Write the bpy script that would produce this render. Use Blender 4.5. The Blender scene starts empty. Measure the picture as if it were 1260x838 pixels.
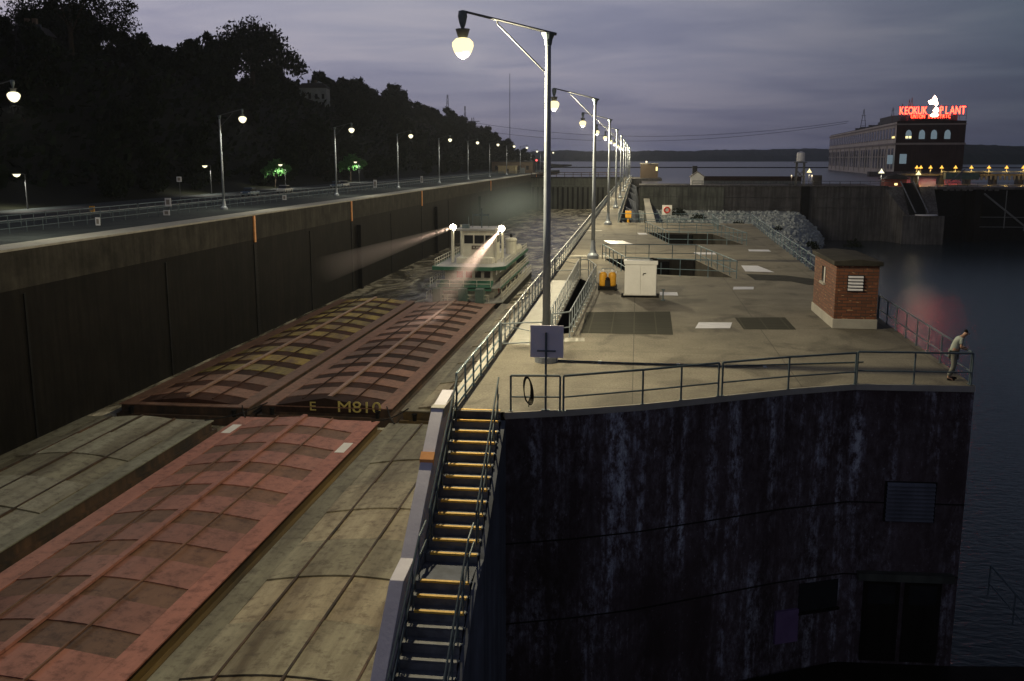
import bpy, bmesh, math, random
from mathutils import Vector, Matrix, noise
from mathutils.geometry import tessellate_polygon
random.seed(19)
C = bpy.context.scene.collection
S = bpy.context.scene
# ------------------------------------------------------------------ camera
cam_d = bpy.data.cameras.new('camera'); cam = bpy.data.objects.new('camera', cam_d); C.objects.link(cam)
cam_d.sensor_width = 36; cam_d.lens = 1200/1260*36; cam_d.clip_end = 20000; cam_d.clip_start = .2
cam.location = (0, 0, 7.2)
cam.rotation_euler = (math.radians(90-10.5505), 0, math.radians(7.2369))
S.camera = cam
# ------------------------------------------------------------------ sky
w = bpy.data.worlds.new('World'); S.world = w; w.use_nodes = True
nt = w.node_tree; nt.nodes.clear(); N = nt.nodes.new; L = nt.links.new
def ramp(nt, stops, mode='LINEAR'):
    r = nt.nodes.new('ShaderNodeValToRGB'); cr = r.color_ramp; cr.interpolation = mode
    while len(cr.elements) < len(stops): cr.elements.new(.5)
    for e, (p, c) in zip(cr.elements, stops):
        e.position = p; e.color = (*c, 1) if len(c) == 3 else c
    return r
out = N('ShaderNodeOutputWorld'); bg = N('ShaderNodeBackground'); L(bg.outputs[0], out.inputs[0])
bg.inputs[1].default_value = .15
sky = N('ShaderNodeTexSky'); sky.sky_type = 'NISHITA'; sky.sun_disc = False
sky.sun_elevation = math.radians(1.5); sky.sun_rotation = math.radians(-60)
tc = N('ShaderNodeTexCoord'); sep = N('ShaderNodeSeparateXYZ'); L(tc.outputs['Generated'], sep.inputs[0])
def mth(op, a, b=None, nt=nt, clamp=False):
    m = nt.nodes.new('ShaderNodeMath'); m.operation = op; m.use_clamp = clamp
    for i, v in enumerate((a, b)):
        if v is None: continue
        if isinstance(v, (int, float)): m.inputs[i].default_value = v
        else: nt.links.new(v, m.inputs[i])
    return m.outputs[0]
# dusk sky darker to the east; unseen west and south brightened to light walls
az = mth('ADD', mth('MULTIPLY', sep.outputs[0], -1.0), mth('MULTIPLY', sep.outputs[1], .25))
azr = ramp(nt, [(0, (.22, .27, .40)), (.18, (.92, .88, 1.10)), (.29, (.32, .43, .58)), (.38, (.60, .66, .86)), (.51, (1.14, 1.16, 1.44)), (.66, (1.36, 1.38, 1.66)), (.83, (1.78, 1.72, 2.02)), (.96, (4.2, 3.5, 3.0))])
L(mth('MULTIPLY', mth('ADD', az, .6), .6, clamp=True), azr.inputs[0])
elr = ramp(nt, [(0, (.72, .78, .96)), (.025, (.76, .78, .94)), (.08, (1.02, 1.02, 1.14)), (.16, (1.34, 1.32, 1.34)), (.30, (.74, .75, .82)), (.5, (.36, .38, .44)), (1, (.22, .24, .30))])
L(mth('ABSOLUTE', sep.outputs[2]), elr.inputs[0])
mul = N('ShaderNodeMix'); mul.data_type = 'RGBA'; mul.blend_type = 'MULTIPLY'; mul.inputs[0].default_value = 1
L(azr.outputs[0], mul.inputs[6]); L(elr.outputs[0], mul.inputs[7])
# cloud layers: project the direction onto a flat layer so that streaks thin towards the horizon
zc = mth('ADD', mth('MAXIMUM', sep.outputs[2], 0), .09)
cx = mth('DIVIDE', sep.outputs[0], zc); cy = mth('DIVIDE', sep.outputs[1], zc)
cv = N('ShaderNodeCombineXYZ'); L(cx, cv.inputs[0]); L(mth('MULTIPLY', cy, 1.5), cv.inputs[1])
cn = N('ShaderNodeTexNoise'); cn.inputs['Scale'].default_value = .8; cn.inputs['Detail'].default_value = 6; cn.inputs['Roughness'].default_value = .55; cn.inputs['Distortion'].default_value = .6
L(cv.outputs[0], cn.inputs['Vector'])
cr = ramp(nt, [(.33, (.70, .73, .84)), (.5, (.97, .97, 1.0)), (.64, (1.24, 1.18, 1.12))])
L(cn.outputs[0], cr.inputs[0])
mul2 = N('ShaderNodeMix'); mul2.data_type = 'RGBA'; mul2.blend_type = 'MULTIPLY'; mul2.inputs[0].default_value = .85
L(mul.outputs[2], mul2.inputs[6]); L(cr.outputs[0], mul2.inputs[7])
mx = N('ShaderNodeMix'); mx.data_type = 'RGBA'; mx.inputs[0].default_value = .06
L(mul2.outputs[2], mx.inputs[6]); L(sky.outputs[0], mx.inputs[7]); L(mx.outputs[2], bg.inputs[0])
# ------------------------------------------------------------------ sun (below thick dusk cloud) and exposure
sd = bpy.data.lights.new('sun', 'SUN'); sd.energy = .02; sd.angle = math.radians(20); sd.color = (1, .85, .75)
so = bpy.data.objects.new('sun', sd); C.objects.link(so); so.rotation_euler = (math.radians(80), 0, math.radians(60))
v = S.view_settings; v.view_transform = 'Standard'; v.look = 'None'; v.gamma = 1; v.exposure = .45; v.use_curve_mapping = False
S.cycles.volume_max_steps = 64; S.cycles.max_bounces = 6; S.cycles.volume_bounces = 0
S.cycles.sample_clamp_indirect = 4
WATER, UP = -13.1, -.8
LAMP_W = 7200

# ------------------------------------------------------------------ materials
M = {}
def newmat(name, rough=.8, metal=0):
    m = bpy.data.materials.new(name); m.use_nodes = True; b = m.node_tree.nodes['Principled BSDF']
    b.inputs['Roughness'].default_value = rough; b.inputs['Metallic'].default_value = metal
    M[name] = m; return m, m.node_tree, b
def mat(name, c1, c2=None, rough=.8, metal=0, scale=1.5, bump=.15, streak=0, vec=(1, 1, 1), detail=6, lo=.35, hi=.65):
    """two-tone weathered material; streak adds vertical run-off marks"""
    m, t, b = newmat(name, rough, metal)
    if max(c1) < .075 and rough > .5: b.inputs['Specular IOR Level'].default_value = .06
    if c2 is None: c2 = tuple(x*.7 for x in c1)
    g = t.nodes.new('ShaderNodeNewGeometry'); mp = t.nodes.new('ShaderNodeMapping'); mp.inputs['Scale'].default_value = vec
    t.links.new(g.outputs['Position'], mp.inputs[0])
    n = t.nodes.new('ShaderNodeTexNoise'); n.inputs['Scale'].default_value = scale; n.inputs['Detail'].default_value = detail; n.inputs['Roughness'].default_value = .65
    t.links.new(mp.outputs[0], n.inputs['Vector'])
    r = ramp(t, [(lo, c2), (hi, c1)]); t.links.new(n.outputs[0], r.inputs[0]); col = r.outputs[0]
    if streak:
        m2 = t.nodes.new('ShaderNodeMapping'); m2.inputs['Scale'].default_value = (1.3, 1.3, .09)
        t.links.new(g.outputs['Position'], m2.inputs[0])
        n2 = t.nodes.new('ShaderNodeTexNoise'); n2.inputs['Scale'].default_value = 1.6; n2.inputs['Detail'].default_value = 5
        t.links.new(m2.outputs[0], n2.inputs['Vector'])
        r2 = ramp(t, [(.38, (1-streak,)*3), (.62, (1, 1, 1))]); t.links.new(n2.outputs[0], r2.inputs[0])
        x = t.nodes.new('ShaderNodeMix'); x.data_type = 'RGBA'; x.blend_type = 'MULTIPLY'; x.inputs[0].default_value = 1
        t.links.new(col, x.inputs[6]); t.links.new(r2.outputs[0], x.inputs[7]); col = x.outputs[2]
    if name.startswith('barge_'):      # every cover has weathered a little differently
        oi = t.nodes.new('ShaderNodeObjectInfo'); r3 = ramp(t, [(0, (.66, .70, .70)), (.5, (1, 1, 1)), (1, (1.2, 1.12, 1.08))]); t.links.new(oi.outputs['Random'], r3.inputs[0])
        n4 = t.nodes.new('ShaderNodeTexNoise'); n4.inputs['Scale'].default_value = 1.7; n4.inputs['Detail'].default_value = 9; n4.inputs['Roughness'].default_value = .75; t.links.new(g.outputs['Position'], n4.inputs['Vector'])
        r4 = ramp(t, [(.36, (.50, .44, .40)), (.50, (1, 1, 1)), (.68, (1.12, 1.1, 1.08))]); t.links.new(n4.outputs[0], r4.inputs[0])
        for q in (r3, r4):
            x = t.nodes.new('ShaderNodeMix'); x.data_type = 'RGBA'; x.blend_type = 'MULTIPLY'; x.inputs[0].default_value = 1
            t.links.new(col, x.inputs[6]); t.links.new(q.outputs[0], x.inputs[7]); col = x.outputs[2]
    t.links.new(col, b.inputs['Base Color'])
    if bump:
        bp = t.nodes.new('ShaderNodeBump'); bp.inputs['Strength'].default_value = bump; bp.inputs['Distance'].default_value = .03
        n3 = t.nodes.new('ShaderNodeTexNoise'); n3.inputs['Scale'].default_value = scale*9; n3.inputs['Detail'].default_value = 4
        t.links.new(g.outputs['Position'], n3.inputs['Vector']); t.links.new(n3.outputs[0], bp.inputs['Height']); t.links.new(bp.outputs[0], b.inputs['Normal'])
    return m
def emis(name, col, strength):
    m, t, b = newmat(name); b.inputs['Base Color'].default_value = (0, 0, 0, 1)
    b.inputs['Emission Color'].default_value = (*col, 1); b.inputs['Emission Strength'].default_value = strength
    return m
mat('lock_concrete', (.30, .27, .21), (.22, .195, .15), scale=.7, bump=.3, rough=.9)
mat('coping', (.40, .38, .33), (.30, .285, .25), scale=1)
mat('wall_concrete', (.062, .057, .048), (.03, .028, .024), scale=.5, streak=.28, bump=.3)
mat('wet_wall', (.013, .011, .009), (.006, .005, .004), scale=.3, streak=.5, bump=.4, rough=.7)
mat('wet_wall_green', (.07, .08, .062), (.04, .046, .036), scale=.3, streak=.5, rough=.55)
mat('dam_concrete', (.12, .115, .12), (.06, .055, .06), scale=.25, streak=.55)
mat('dam_green', (.16, .17, .15), (.07, .075, .065), scale=.2, streak=.5)
mat('galvanised', (.26, .30, .32), (.19, .22, .24), scale=3, metal=.2, rough=.45, bump=.05)
mat('rail_blue', (.16, .24, .27), (.10, .15, .18), scale=4, rough=.45, bump=.05, metal=.2)
mat('rail_dark', (.10, .14, .16), (.06, .085, .10), scale=4, rough=.5, bump=.05, metal=.2)
mat('pole_paint', (.30, .33, .38), (.24, .27, .31), scale=2, rough=.4, metal=.2, bump=.03)
mat('white_paint', (.82, .81, .78), (.72, .71, .68), scale=1.2, rough=.45, bump=.05)
mat('white_plate', (.72, .72, .76), (.58, .58, .62), scale=2, rough=.4, bump=.02)
mat('pale_plate', (.27, .26, .22), (.19, .185, .155), scale=1.4, rough=.6)
mat('dark_plate', (.045, .045, .04), (.025, .025, .024), scale=2, rough=.8)
mat('sign_back', (.82, .77, .86), (.76, .71, .80), scale=2, rough=.5, bump=.02)
mat('arm_paint', (.07, .075, .085), (.05, .055, .06), rough=.7, bump=0)
mat('violet_paint', (.16, .10, .22), (.12, .07, .17), scale=2)
mat('dim_house', (.035, .035, .037), (.025, .025, .027), bump=0)
mat('black', (.012, .012, .013), (.006, .006, .006), rough=.6, bump=.05)
mat('rubber', (.03, .03, .03), (.018, .018, .018), rough=.7, bump=.05)
mat('yellow_paint', (.82, .42, .03), (.62, .30, .02), scale=3, rough=.4, bump=.05)
mat('nosing', (.95, .58, .08), (.70, .42, .07), scale=6, rough=.6, bump=.1)
mat('stair_steel', (.17, .18, .20), (.09, .095, .105), scale=3, rough=.6)
mat('stair_concrete', (.15, .17, .22), (.09, .10, .13), scale=.8, streak=.4, rough=.8)
mat('parapet_paint', (.60, .58, .66), (.50, .48, .56), scale=1.5, rough=.6)
mat('orange_rust', (.90, .38, .10), (.70, .27, .07), scale=2, rough=.5)
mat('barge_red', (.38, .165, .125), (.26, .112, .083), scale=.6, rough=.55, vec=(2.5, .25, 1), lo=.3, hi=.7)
mat('barge_red_dark', (.20, .105, .065), (.13, .066, .04), scale=.35, rough=.6, vec=(2.5, .3, 1))  # shade at the cover steps put into a darker red
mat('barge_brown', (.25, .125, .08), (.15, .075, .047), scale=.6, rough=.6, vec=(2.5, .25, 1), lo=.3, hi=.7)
mat('barge_brown_dark', (.06, .028, .02), (.035, .018, .013), scale=.35, rough=.65, vec=(2.5, .3, 1))  # darker brown, carries the shade of the low cover bands
mat('barge_yellow', (.36, .27, .04), (.12, .07, .03), scale=.5, rough=.6, vec=(1.6, .35, 1))
mat('barge_rib', (.32, .20, .15), (.24, .15, .11), scale=.5, rough=.5, vec=(2, .3, 1))
mat('barge_grey', (.36, .33, .23), (.10, .075, .04), scale=.6, rough=.6, vec=(1.1, .13, 1), lo=.32, hi=.66)
mat('barge_white', (.48, .46, .36), (.14, .11, .06), scale=.5, rough=.55, vec=(1.1, .13, 1), lo=.3, hi=.66)
mat('hull_rust', (.10, .05, .025), (.02, .013, .009), scale=.4, rough=.7, streak=.5)
mat('hull_yellow', (.16, .10, .025), (.03, .02, .01), scale=.5, rough=.7, vec=(1, .2, 1.5))
mat('letter_yellow', (.66, .55, .16), (.50, .42, .12), scale=4, rough=.6, bump=.02)
mat('tug_white', (.82, .80, .70), (.66, .64, .54), scale=.8, rough=.5, streak=.2)
mat('tug_green', (.045, .17, .11), (.03, .12, .08), scale=.8, rough=.5)
mat('tug_grey', (.40, .40, .40), (.3, .3, .3), scale=1, rough=.5)
mat('knee_green', (.10, .16, .14), (.06, .10, .09), scale=1, rough=.6)
mat('glass_dark', (.02, .022, .025), (.015, .015, .018), rough=.12, bump=0)
mat('red_mark', (.55, .05, .03), (.42, .04, .03), rough=.5, bump=0)
mat('asphalt', (.05, .052, .055), (.035, .036, .04), scale=1.5)
mat('promenade', (.06, .07, .07), (.04, .046, .048), scale=.6)
mat('soil', (.014, .015, .009), (.009, .010, .006), scale=.1)
mat('far_wood', (.022, .045, .032), (.012, .026, .018), scale=.012, bump=0)
mat('leaf_dark', (.014, .022, .009), (.007, .012, .005), scale=.4, bump=0, rough=.9)
mat('leaf_green', (.04, .15, .03), (.02, .085, .015), scale=.6, bump=0, rough=.8)
mat('bark', (.05, .04, .03), (.03, .024, .018), scale=3)
mat('rock', (.46, .50, .51), (.28, .31, .32), scale=1.2, bump=.5)
mat('gravel', (.40, .43, .44), (.2, .22, .23), scale=2.5, bump=.8)
mat('mud', (.06, .045, .035), (.03, .024, .02), scale=.6)
mat('stone', (.62, .58, .53), (.50, .46, .42), scale=.1, streak=.25, bump=.1)
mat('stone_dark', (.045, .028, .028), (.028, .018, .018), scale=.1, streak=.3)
mat('stone_mid', (.26, .24, .22), (.2, .18, .17), scale=.2, bump=0)  # plain mid stone tone for cornices, window surrounds and small parts
mat('roof_dark', (.05, .05, .055), (.03, .03, .035), scale=.3)
mat('steel_far', (.07, .075, .08), (.05, .055, .06), scale=.4, bump=0)
mat('cable', (.02, .02, .022), bump=0)
mat('house_wall', (.24, .27, .29), (.17, .19, .20), scale=.4, bump=0)
mat('cream_wall', (.45, .38, .24), (.36, .30, .18), scale=.4, bump=0)
mat('brown_wall', (.10, .07, .05), (.07, .05, .035), scale=.4, bump=0)
mat('skin', (.42, .24, .16), (.36, .2, .13), rough=.6, bump=0)
mat('shirt', (.34, .38, .34), (.28, .31, .28), scale=6, rough=.9, bump=.1)
mat('trousers', (.20, .20, .17), (.14, .14, .12), scale=6, rough=.9, bump=.1)
mat('hair', (.018, .012, .009), (.01, .008, .006), scale=30, rough=.7)
mat('car_blue', (.12, .18, .24), (.10, .15, .20), rough=.25, bump=0, metal=.3)
mat('car_white', (.5, .5, .5), (.45, .45, .45), rough=.25, bump=0)
mat('red_roof', (.22, .05, .04), (.14, .035, .03), scale=.6)
emis('glow_warm', (1, .84, .40), 1.3)
emis('glow_white', (1, .93, .60), 1.3)
emis('glow_amber', (1, .50, .07), 1.4)
emis('glow_search', (1, .90, .66), 60)
emis('window_lit', (1, .80, .30), 1.6)
emis('window_dim', (.25, .34, .40), .35)
emis('neon_red', (1, .028, .012), 15)
emis('neon_white', (1, .62, .45), 12)
emis('signal_red', (1, .08, .08), 3)
emis('glow_small', (1, .8, .5), 1.6)
# deck concrete with slab joints, stains and patches
def deck_mat():
    m, t, b = newmat('deck', .85)
    g = t.nodes.new('ShaderNodeNewGeometry')
    n = t.nodes.new('ShaderNodeTexNoise'); n.inputs['Scale'].default_value = .35; n.inputs['Detail'].default_value = 9; n.inputs['Roughness'].default_value = .68
    t.links.new(g.outputs['Position'], n.inputs['Vector'])
    r = ramp(t, [(.3, (.098, .087, .066)), (.5, (.155, .139, .107)), (.7, (.215, .193, .150))]); t.links.new(n.outputs[0], r.inputs[0])
    f = t.nodes.new('ShaderNodeTexNoise'); f.inputs['Scale'].default_value = 14; f.inputs['Detail'].default_value = 6; t.links.new(g.outputs['Position'], f.inputs['Vector'])
    fr = ramp(t, [(.3, (.60, .60, .59)), (.7, (1.2, 1.2, 1.2))]); t.links.new(f.outputs[0], fr.inputs[0])
    x = t.nodes.new('ShaderNodeMix'); x.data_type = 'RGBA'; x.blend_type = 'MULTIPLY'; x.inputs[0].default_value = 1
    t.links.new(r.outputs[0], x.inputs[6]); t.links.new(fr.outputs[0], x.inputs[7])
    mp = t.nodes.new('ShaderNodeMapping'); mp.inputs['Location'].default_value = (1.3, 2.2, 0); mp.inputs['Scale'].default_value = (.9, .55, 1); t.links.new(g.outputs['Position'], mp.inputs[0])
    s = t.nodes.new('ShaderNodeTexNoise'); s.inputs['Scale'].default_value = .5; s.inputs['Detail'].default_value = 3; s.inputs['Distortion'].default_value = 1; t.links.new(mp.outputs[0], s.inputs['Vector'])
    sr = ramp(t, [(.33, (.50, .49, .48)), (.47, (1, 1, 1))]); t.links.new(s.outputs[0], sr.inputs[0])
    y = t.nodes.new('ShaderNodeMix'); y.data_type = 'RGBA'; y.blend_type = 'MULTIPLY'; y.inputs[0].default_value = 1
    t.links.new(x.outputs[2], y.inputs[6]); t.links.new(sr.outputs[0], y.inputs[7])
    br = t.nodes.new('ShaderNodeTexBrick'); br.offset = 0; br.inputs['Scale'].default_value = 1; br.inputs['Mortar Size'].default_value = .016; br.inputs['Brick Width'].default_value = 5.4; br.inputs['Row Height'].default_value = 6.1
    br.inputs['Color1'].default_value = (1, 1, 1, 1); br.inputs['Color2'].default_value = (.9, .9, .9, 1); br.inputs['Mortar'].default_value = (.35, .34, .33, 1)
    t.links.new(g.outputs['Position'], br.inputs['Vector'])
    z = t.nodes.new('ShaderNodeMix'); z.data_type = 'RGBA'; z.blend_type = 'MULTIPLY'; z.inputs[0].default_value = 1
    t.links.new(y.outputs[2], z.inputs[6]); t.links.new(br.outputs[0], z.inputs[7]); t.links.new(z.outputs[2], b.inputs['Base Color'])
    bp = t.nodes.new('ShaderNodeBump'); bp.inputs['Strength'].default_value = .4; bp.inputs['Distance'].default_value = .02
    t.links.new(f.outputs[0], bp.inputs['Height']); t.links.new(bp.outputs[0], b.inputs['Normal'])
deck_mat()
def grating_mat():
    m, t, b = newmat('grating_steel', .9); b.inputs['Specular IOR Level'].default_value = .05
    g = t.nodes.new('ShaderNodeNewGeometry'); br = t.nodes.new('ShaderNodeTexBrick'); br.offset = 0; br.inputs['Scale'].default_value = 1
    br.inputs['Brick Width'].default_value = .95; br.inputs['Row Height'].default_value = .16; br.inputs['Mortar Size'].default_value = .03
    br.inputs['Color1'].default_value = (.022, .024, .02, 1); br.inputs['Color2'].default_value = (.034, .036, .03, 1); br.inputs['Mortar'].default_value = (.06, .057, .047, 1)
    t.links.new(g.outputs['Position'], br.inputs['Vector']); t.links.new(br.outputs[0], b.inputs['Base Color'])
grating_mat()
# old river wall: nearly black with pale lime runs and speckles
def river_wall_mat():
    m, t, b = newmat('river_wall', .8); b.inputs['Specular IOR Level'].default_value = .12
    g = t.nodes.new('ShaderNodeNewGeometry')
    def nz(scale, vec, detail, rough=.6, dist=0):
        mp = t.nodes.new('ShaderNodeMapping'); mp.inputs['Scale'].default_value = vec; t.links.new(g.outputs['Position'], mp.inputs[0])
        n = t.nodes.new('ShaderNodeTexNoise'); n.inputs['Scale'].default_value = scale; n.inputs['Detail'].default_value = detail; n.inputs['Roughness'].default_value = rough; n.inputs['Distortion'].default_value = dist
        t.links.new(mp.outputs[0], n.inputs['Vector']); return n.outputs[0]
    def rr(src, a, b_): r = ramp(t, [(a, (0, 0, 0)), (b_, (1, 1, 1))]); t.links.new(src, r.inputs[0]); return r.outputs[0]
    st = rr(nz(1.0, (2.6, 2.6, .10), 4, .6, .2), .49, .70)
    fine = rr(nz(4.5, (1, 1, .5), 10, .8), .42, .62)
    speck = rr(nz(9, (1, 1, .8), 3), .64, .70)
    patch = rr(nz(.33, (1, 1, .8), 4), .36, .58)
    k = mth('MULTIPLY', mth('MULTIPLY', st, fine, nt=t), mth('ADD', mth('MULTIPLY', patch, .85, nt=t), .15, nt=t), nt=t)
    k2 = mth('MULTIPLY', mth('MULTIPLY', fine, patch, nt=t), .34, nt=t)
    k3 = mth('MULTIPLY', speck, .22, nt=t)
    tot = mth('ADD', mth('ADD', k, k2, nt=t), k3, nt=t, clamp=True)
    r = ramp(t, [(0, (.060, .043, .045)), (.18, (.105, .086, .096)), (.5, (.25, .26, .31)), (1, (.52, .58, .62))]); t.links.new(tot, r.inputs[0])
    big = ramp(t, [(.3, (.55, .5, .5)), (.7, (1.1, 1.1, 1.15))]); t.links.new(nz(.5, (1.5, 1.5, .3), 2), big.inputs[0])
    x = t.nodes.new('ShaderNodeMix'); x.data_type = 'RGBA'; x.blend_type = 'MULTIPLY'; x.inputs[0].default_value = 1
    t.links.new(r.outputs[0], x.inputs[6]); t.links.new(big.outputs[0], x.inputs[7]); t.links.new(x.outputs[2], b.inputs['Base Color'])
    bp = t.nodes.new('ShaderNodeBump'); bp.inputs['Strength'].default_value = .5; bp.inputs['Distance'].default_value = .03
    t.links.new(nz(6, (1, 1, 1), 6), bp.inputs['Height']); t.links.new(bp.outputs[0], b.inputs['Normal'])
river_wall_mat()
def water_mat(name, col, scale, strength, rough, vec=(1, 1, 1), dist=.4):
    m, t, b = newmat(name, rough); b.inputs['Base Color'].default_value = (*col, 1); b.inputs['IOR'].default_value = 1.33
    g = t.nodes.new('ShaderNodeNewGeometry'); mp = t.nodes.new('ShaderNodeMapping'); mp.inputs['Scale'].default_value = vec; t.links.new(g.outputs['Position'], mp.inputs[0])
    n = t.nodes.new('ShaderNodeTexNoise'); n.inputs['Scale'].default_value = scale; n.inputs['Detail'].default_value = 5; n.inputs['Distortion'].default_value = .5
    t.links.new(mp.outputs[0], n.inputs['Vector'])
    bp = t.nodes.new('ShaderNodeBump'); bp.inputs['Strength'].default_value = strength; bp.inputs['Distance'].default_value = dist
    t.links.new(n.outputs[0], bp.inputs['Height']); t.links.new(bp.outputs[0], b.inputs['Normal'])
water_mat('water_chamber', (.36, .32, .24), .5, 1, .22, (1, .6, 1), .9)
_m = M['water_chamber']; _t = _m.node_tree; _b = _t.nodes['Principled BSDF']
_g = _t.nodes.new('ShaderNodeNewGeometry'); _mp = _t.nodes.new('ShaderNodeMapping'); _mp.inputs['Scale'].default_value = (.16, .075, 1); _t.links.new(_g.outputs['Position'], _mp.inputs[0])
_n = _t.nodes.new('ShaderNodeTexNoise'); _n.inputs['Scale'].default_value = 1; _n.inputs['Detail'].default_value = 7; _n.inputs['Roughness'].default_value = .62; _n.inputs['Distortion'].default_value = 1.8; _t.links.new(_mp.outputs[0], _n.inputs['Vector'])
_r = ramp(_t, [(.38, (.07, .062, .042)), (.5, (.22, .20, .15)), (.60, (.62, .58, .46))]); _t.links.new(_n.outputs[0], _r.inputs[0]); _t.links.new(_r.outputs[0], _b.inputs['Base Color'])  # pale mottling: foam, with lamp reflections on ripples put into the colour
water_mat('water_river', (.010, .022, .032), 2.2, .5, .22, (.6, 1.2, 1), .12)
water_mat('water_pool', (.08, .08, .10), .05, .2, .3, (1, 1, 1), .5)
def brick_mat(name, c1, c2, c3, mortar, sc):
    m, t, b = newmat(name, .85)
    g = t.nodes.new('ShaderNodeNewGeometry'); s = t.nodes.new('ShaderNodeSeparateXYZ'); t.links.new(g.outputs['Position'], s.inputs[0])
    cb = t.nodes.new('ShaderNodeCombineXYZ'); t.links.new(mth('ADD', s.outputs[0], s.outputs[1], nt=t), cb.inputs[0]); t.links.new(s.outputs[2], cb.inputs[1])
    br = t.nodes.new('ShaderNodeTexBrick'); br.inputs['Scale'].default_value = sc; br.inputs['Brick Width'].default_value = .5; br.inputs['Row Height'].default_value = .17; br.inputs['Mortar Size'].default_value = .016
    br.inputs['Color1'].default_value = (*c1, 1); br.inputs['Color2'].default_value = (*c2, 1); br.inputs['Mortar'].default_value = (*mortar, 1); br.inputs['Bias'].default_value = -.2
    t.links.new(cb.outputs[0], br.inputs['Vector'])
    mp = t.nodes.new('ShaderNodeMapping'); mp.inputs['Scale'].default_value = (3.2, 9.6, 1); t.links.new(cb.outputs[0], mp.inputs[0])
    vo = t.nodes.new('ShaderNodeTexNoise'); vo.inputs['Scale'].default_value = 1.1; vo.inputs['Detail'].default_value = 1; t.links.new(mp.outputs[0], vo.inputs['Vector'])
    r = ramp(t, [(.66, (0, 0, 0)), (.70, (1, 1, 1))]); t.links.new(vo.outputs[0], r.inputs[0])
    x = t.nodes.new('ShaderNodeMix'); x.data_type = 'RGBA'; t.links.new(r.outputs[0], x.inputs[0]); t.links.new(br.outputs[0], x.inputs[6]); x.inputs[7].default_value = (*c3, 1)
    t.links.new(x.outputs[2], b.inputs['Base Color'])
    bp = t.nodes.new('ShaderNodeBump'); bp.inputs['Strength'].default_value = .6; bp.inputs['Distance'].default_value = .02; t.links.new(br.outputs[1], bp.inputs['Height']); bp.invert = True
    t.links.new(bp.outputs[0], b.inputs['Normal'])
brick_mat('brick', (.17, .058, .026), (.095, .034, .016), (.36, .21, .11), (.04, .032, .026), 1.25)

# ------------------------------------------------------------------ mesh helpers
class MB:
    def __init__(s): s.v = []; s.f = []
    def add(s, vs, fs):
        k = len(s.v); s.v += [tuple(p) for p in vs]; s.f += [tuple(i+k for i in f) for f in fs]; return s
    def box(s, x0, x1, y0, y1, z0, z1):
        return s.add([(x0,y0,z0),(x1,y0,z0),(x1,y1,z0),(x0,y1,z0),(x0,y0,z1),(x1,y0,z1),(x1,y1,z1),(x0,y1,z1)],
                     [(0,3,2,1),(4,5,6,7),(0,1,5,4),(1,2,6,5),(2,3,7,6),(3,0,4,7)])
    def tube(s, a, b, r, r2=None, n=8, cap=True):
        a, b = Vector(a), Vector(b); r2 = r if r2 is None else r2
        d = (b-a).normalized(); u = d.orthogonal().normalized(); w_ = d.cross(u)
        vs = []
        for p, q in ((a, r), (b, r2)):
            for i in range(n):
                t = 2*math.pi*i/n; vs.append(p+u*math.cos(t)*q+w_*math.sin(t)*q)
        fs = [(i, (i+1) % n, n+(i+1) % n, n+i) for i in range(n)]
        if cap: fs += [tuple(range(n-1, -1, -1)), tuple(range(n, 2*n))]
        return s.add(vs, fs)
    def path(s, pts, r, n=7):
        for a, b in zip(pts, pts[1:]): s.tube(a, b, r, n=n)
        return s
    def lathe(s, prof, c=(0, 0, 0), n=16):
        vs = []; k = len(prof)
        for r, z in prof:
            for i in range(n):
                t = 2*math.pi*i/n; vs.append((c[0]+r*math.cos(t), c[1]+r*math.sin(t), c[2]+z))
        fs = [(j*n+i, j*n+(i+1) % n, (j+1)*n+(i+1) % n, (j+1)*n+i) for j in range(k-1) for i in range(n)]
        fs += [tuple(range(n-1, -1, -1)), tuple(range((k-1)*n, k*n))]
        return s.add(vs, fs)
    def prism(s, poly, z0, z1):
        n = len(poly); vs = [(*p, z0) for p in poly]+[(*p, z1) for p in poly]
        return s.add(vs, [tuple(range(n-1, -1, -1)), tuple(range(n, 2*n))]+[(i, (i+1) % n, n+(i+1) % n, n+i) for i in range(n)])
    def slabx(s, prof, x0, x1):            # (y,z) profile extruded along x
        n = len(prof); vs = [(x0, *p) for p in prof]+[(x1, *p) for p in prof]
        return s.add(vs, [tuple(range(n)), tuple(range(2*n-1, n-1, -1))]+[(i, n+i, n+(i+1) % n, (i+1) % n) for i in range(n)])
    def slaby(s, prof, y0, y1):            # (x,z) profile extruded along y
        n = len(prof); vs = [(p[0], y0, p[1]) for p in prof]+[(p[0], y1, p[1]) for p in prof]
        return s.add(vs, [tuple(range(n)), tuple(range(2*n-1, n-1, -1))]+[(i, n+i, n+(i+1) % n, (i+1) % n) for i in range(n)])
    def quad(s, a, b, c, d): return s.add([a, b, c, d], [(0, 1, 2, 3)])
    def xf(s, m):
        s.v = [tuple(m @ Vector(p)) for p in s.v]; return s
    def build(s, name, m, parent=None, smooth=False, bevel=0, **tags):
        if parent is not None:
            im = parent_world(parent).inverted(); vs = [tuple(im @ Vector(p)) for p in s.v]
        else: vs = s.v
        me = bpy.data.meshes.new(name); me.from_pydata(vs, [], s.f); me.update()
        bm = bmesh.new(); bm.from_mesh(me); bmesh.ops.recalc_face_normals(bm, faces=bm.faces); bm.to_mesh(me); bm.free()
        me.materials.append(M[m])
        if smooth:
            for p in me.polygons: p.use_smooth = True
        o = bpy.data.objects.new(name, me); C.objects.link(o); o.parent = parent
        if bevel:
            b = o.modifiers.new('bevel', 'BEVEL'); b.width = bevel; b.segments = 2; b.limit_method = 'ANGLE'
        for k_, v_ in tags.items(): o[k_] = v_
        return o
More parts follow.
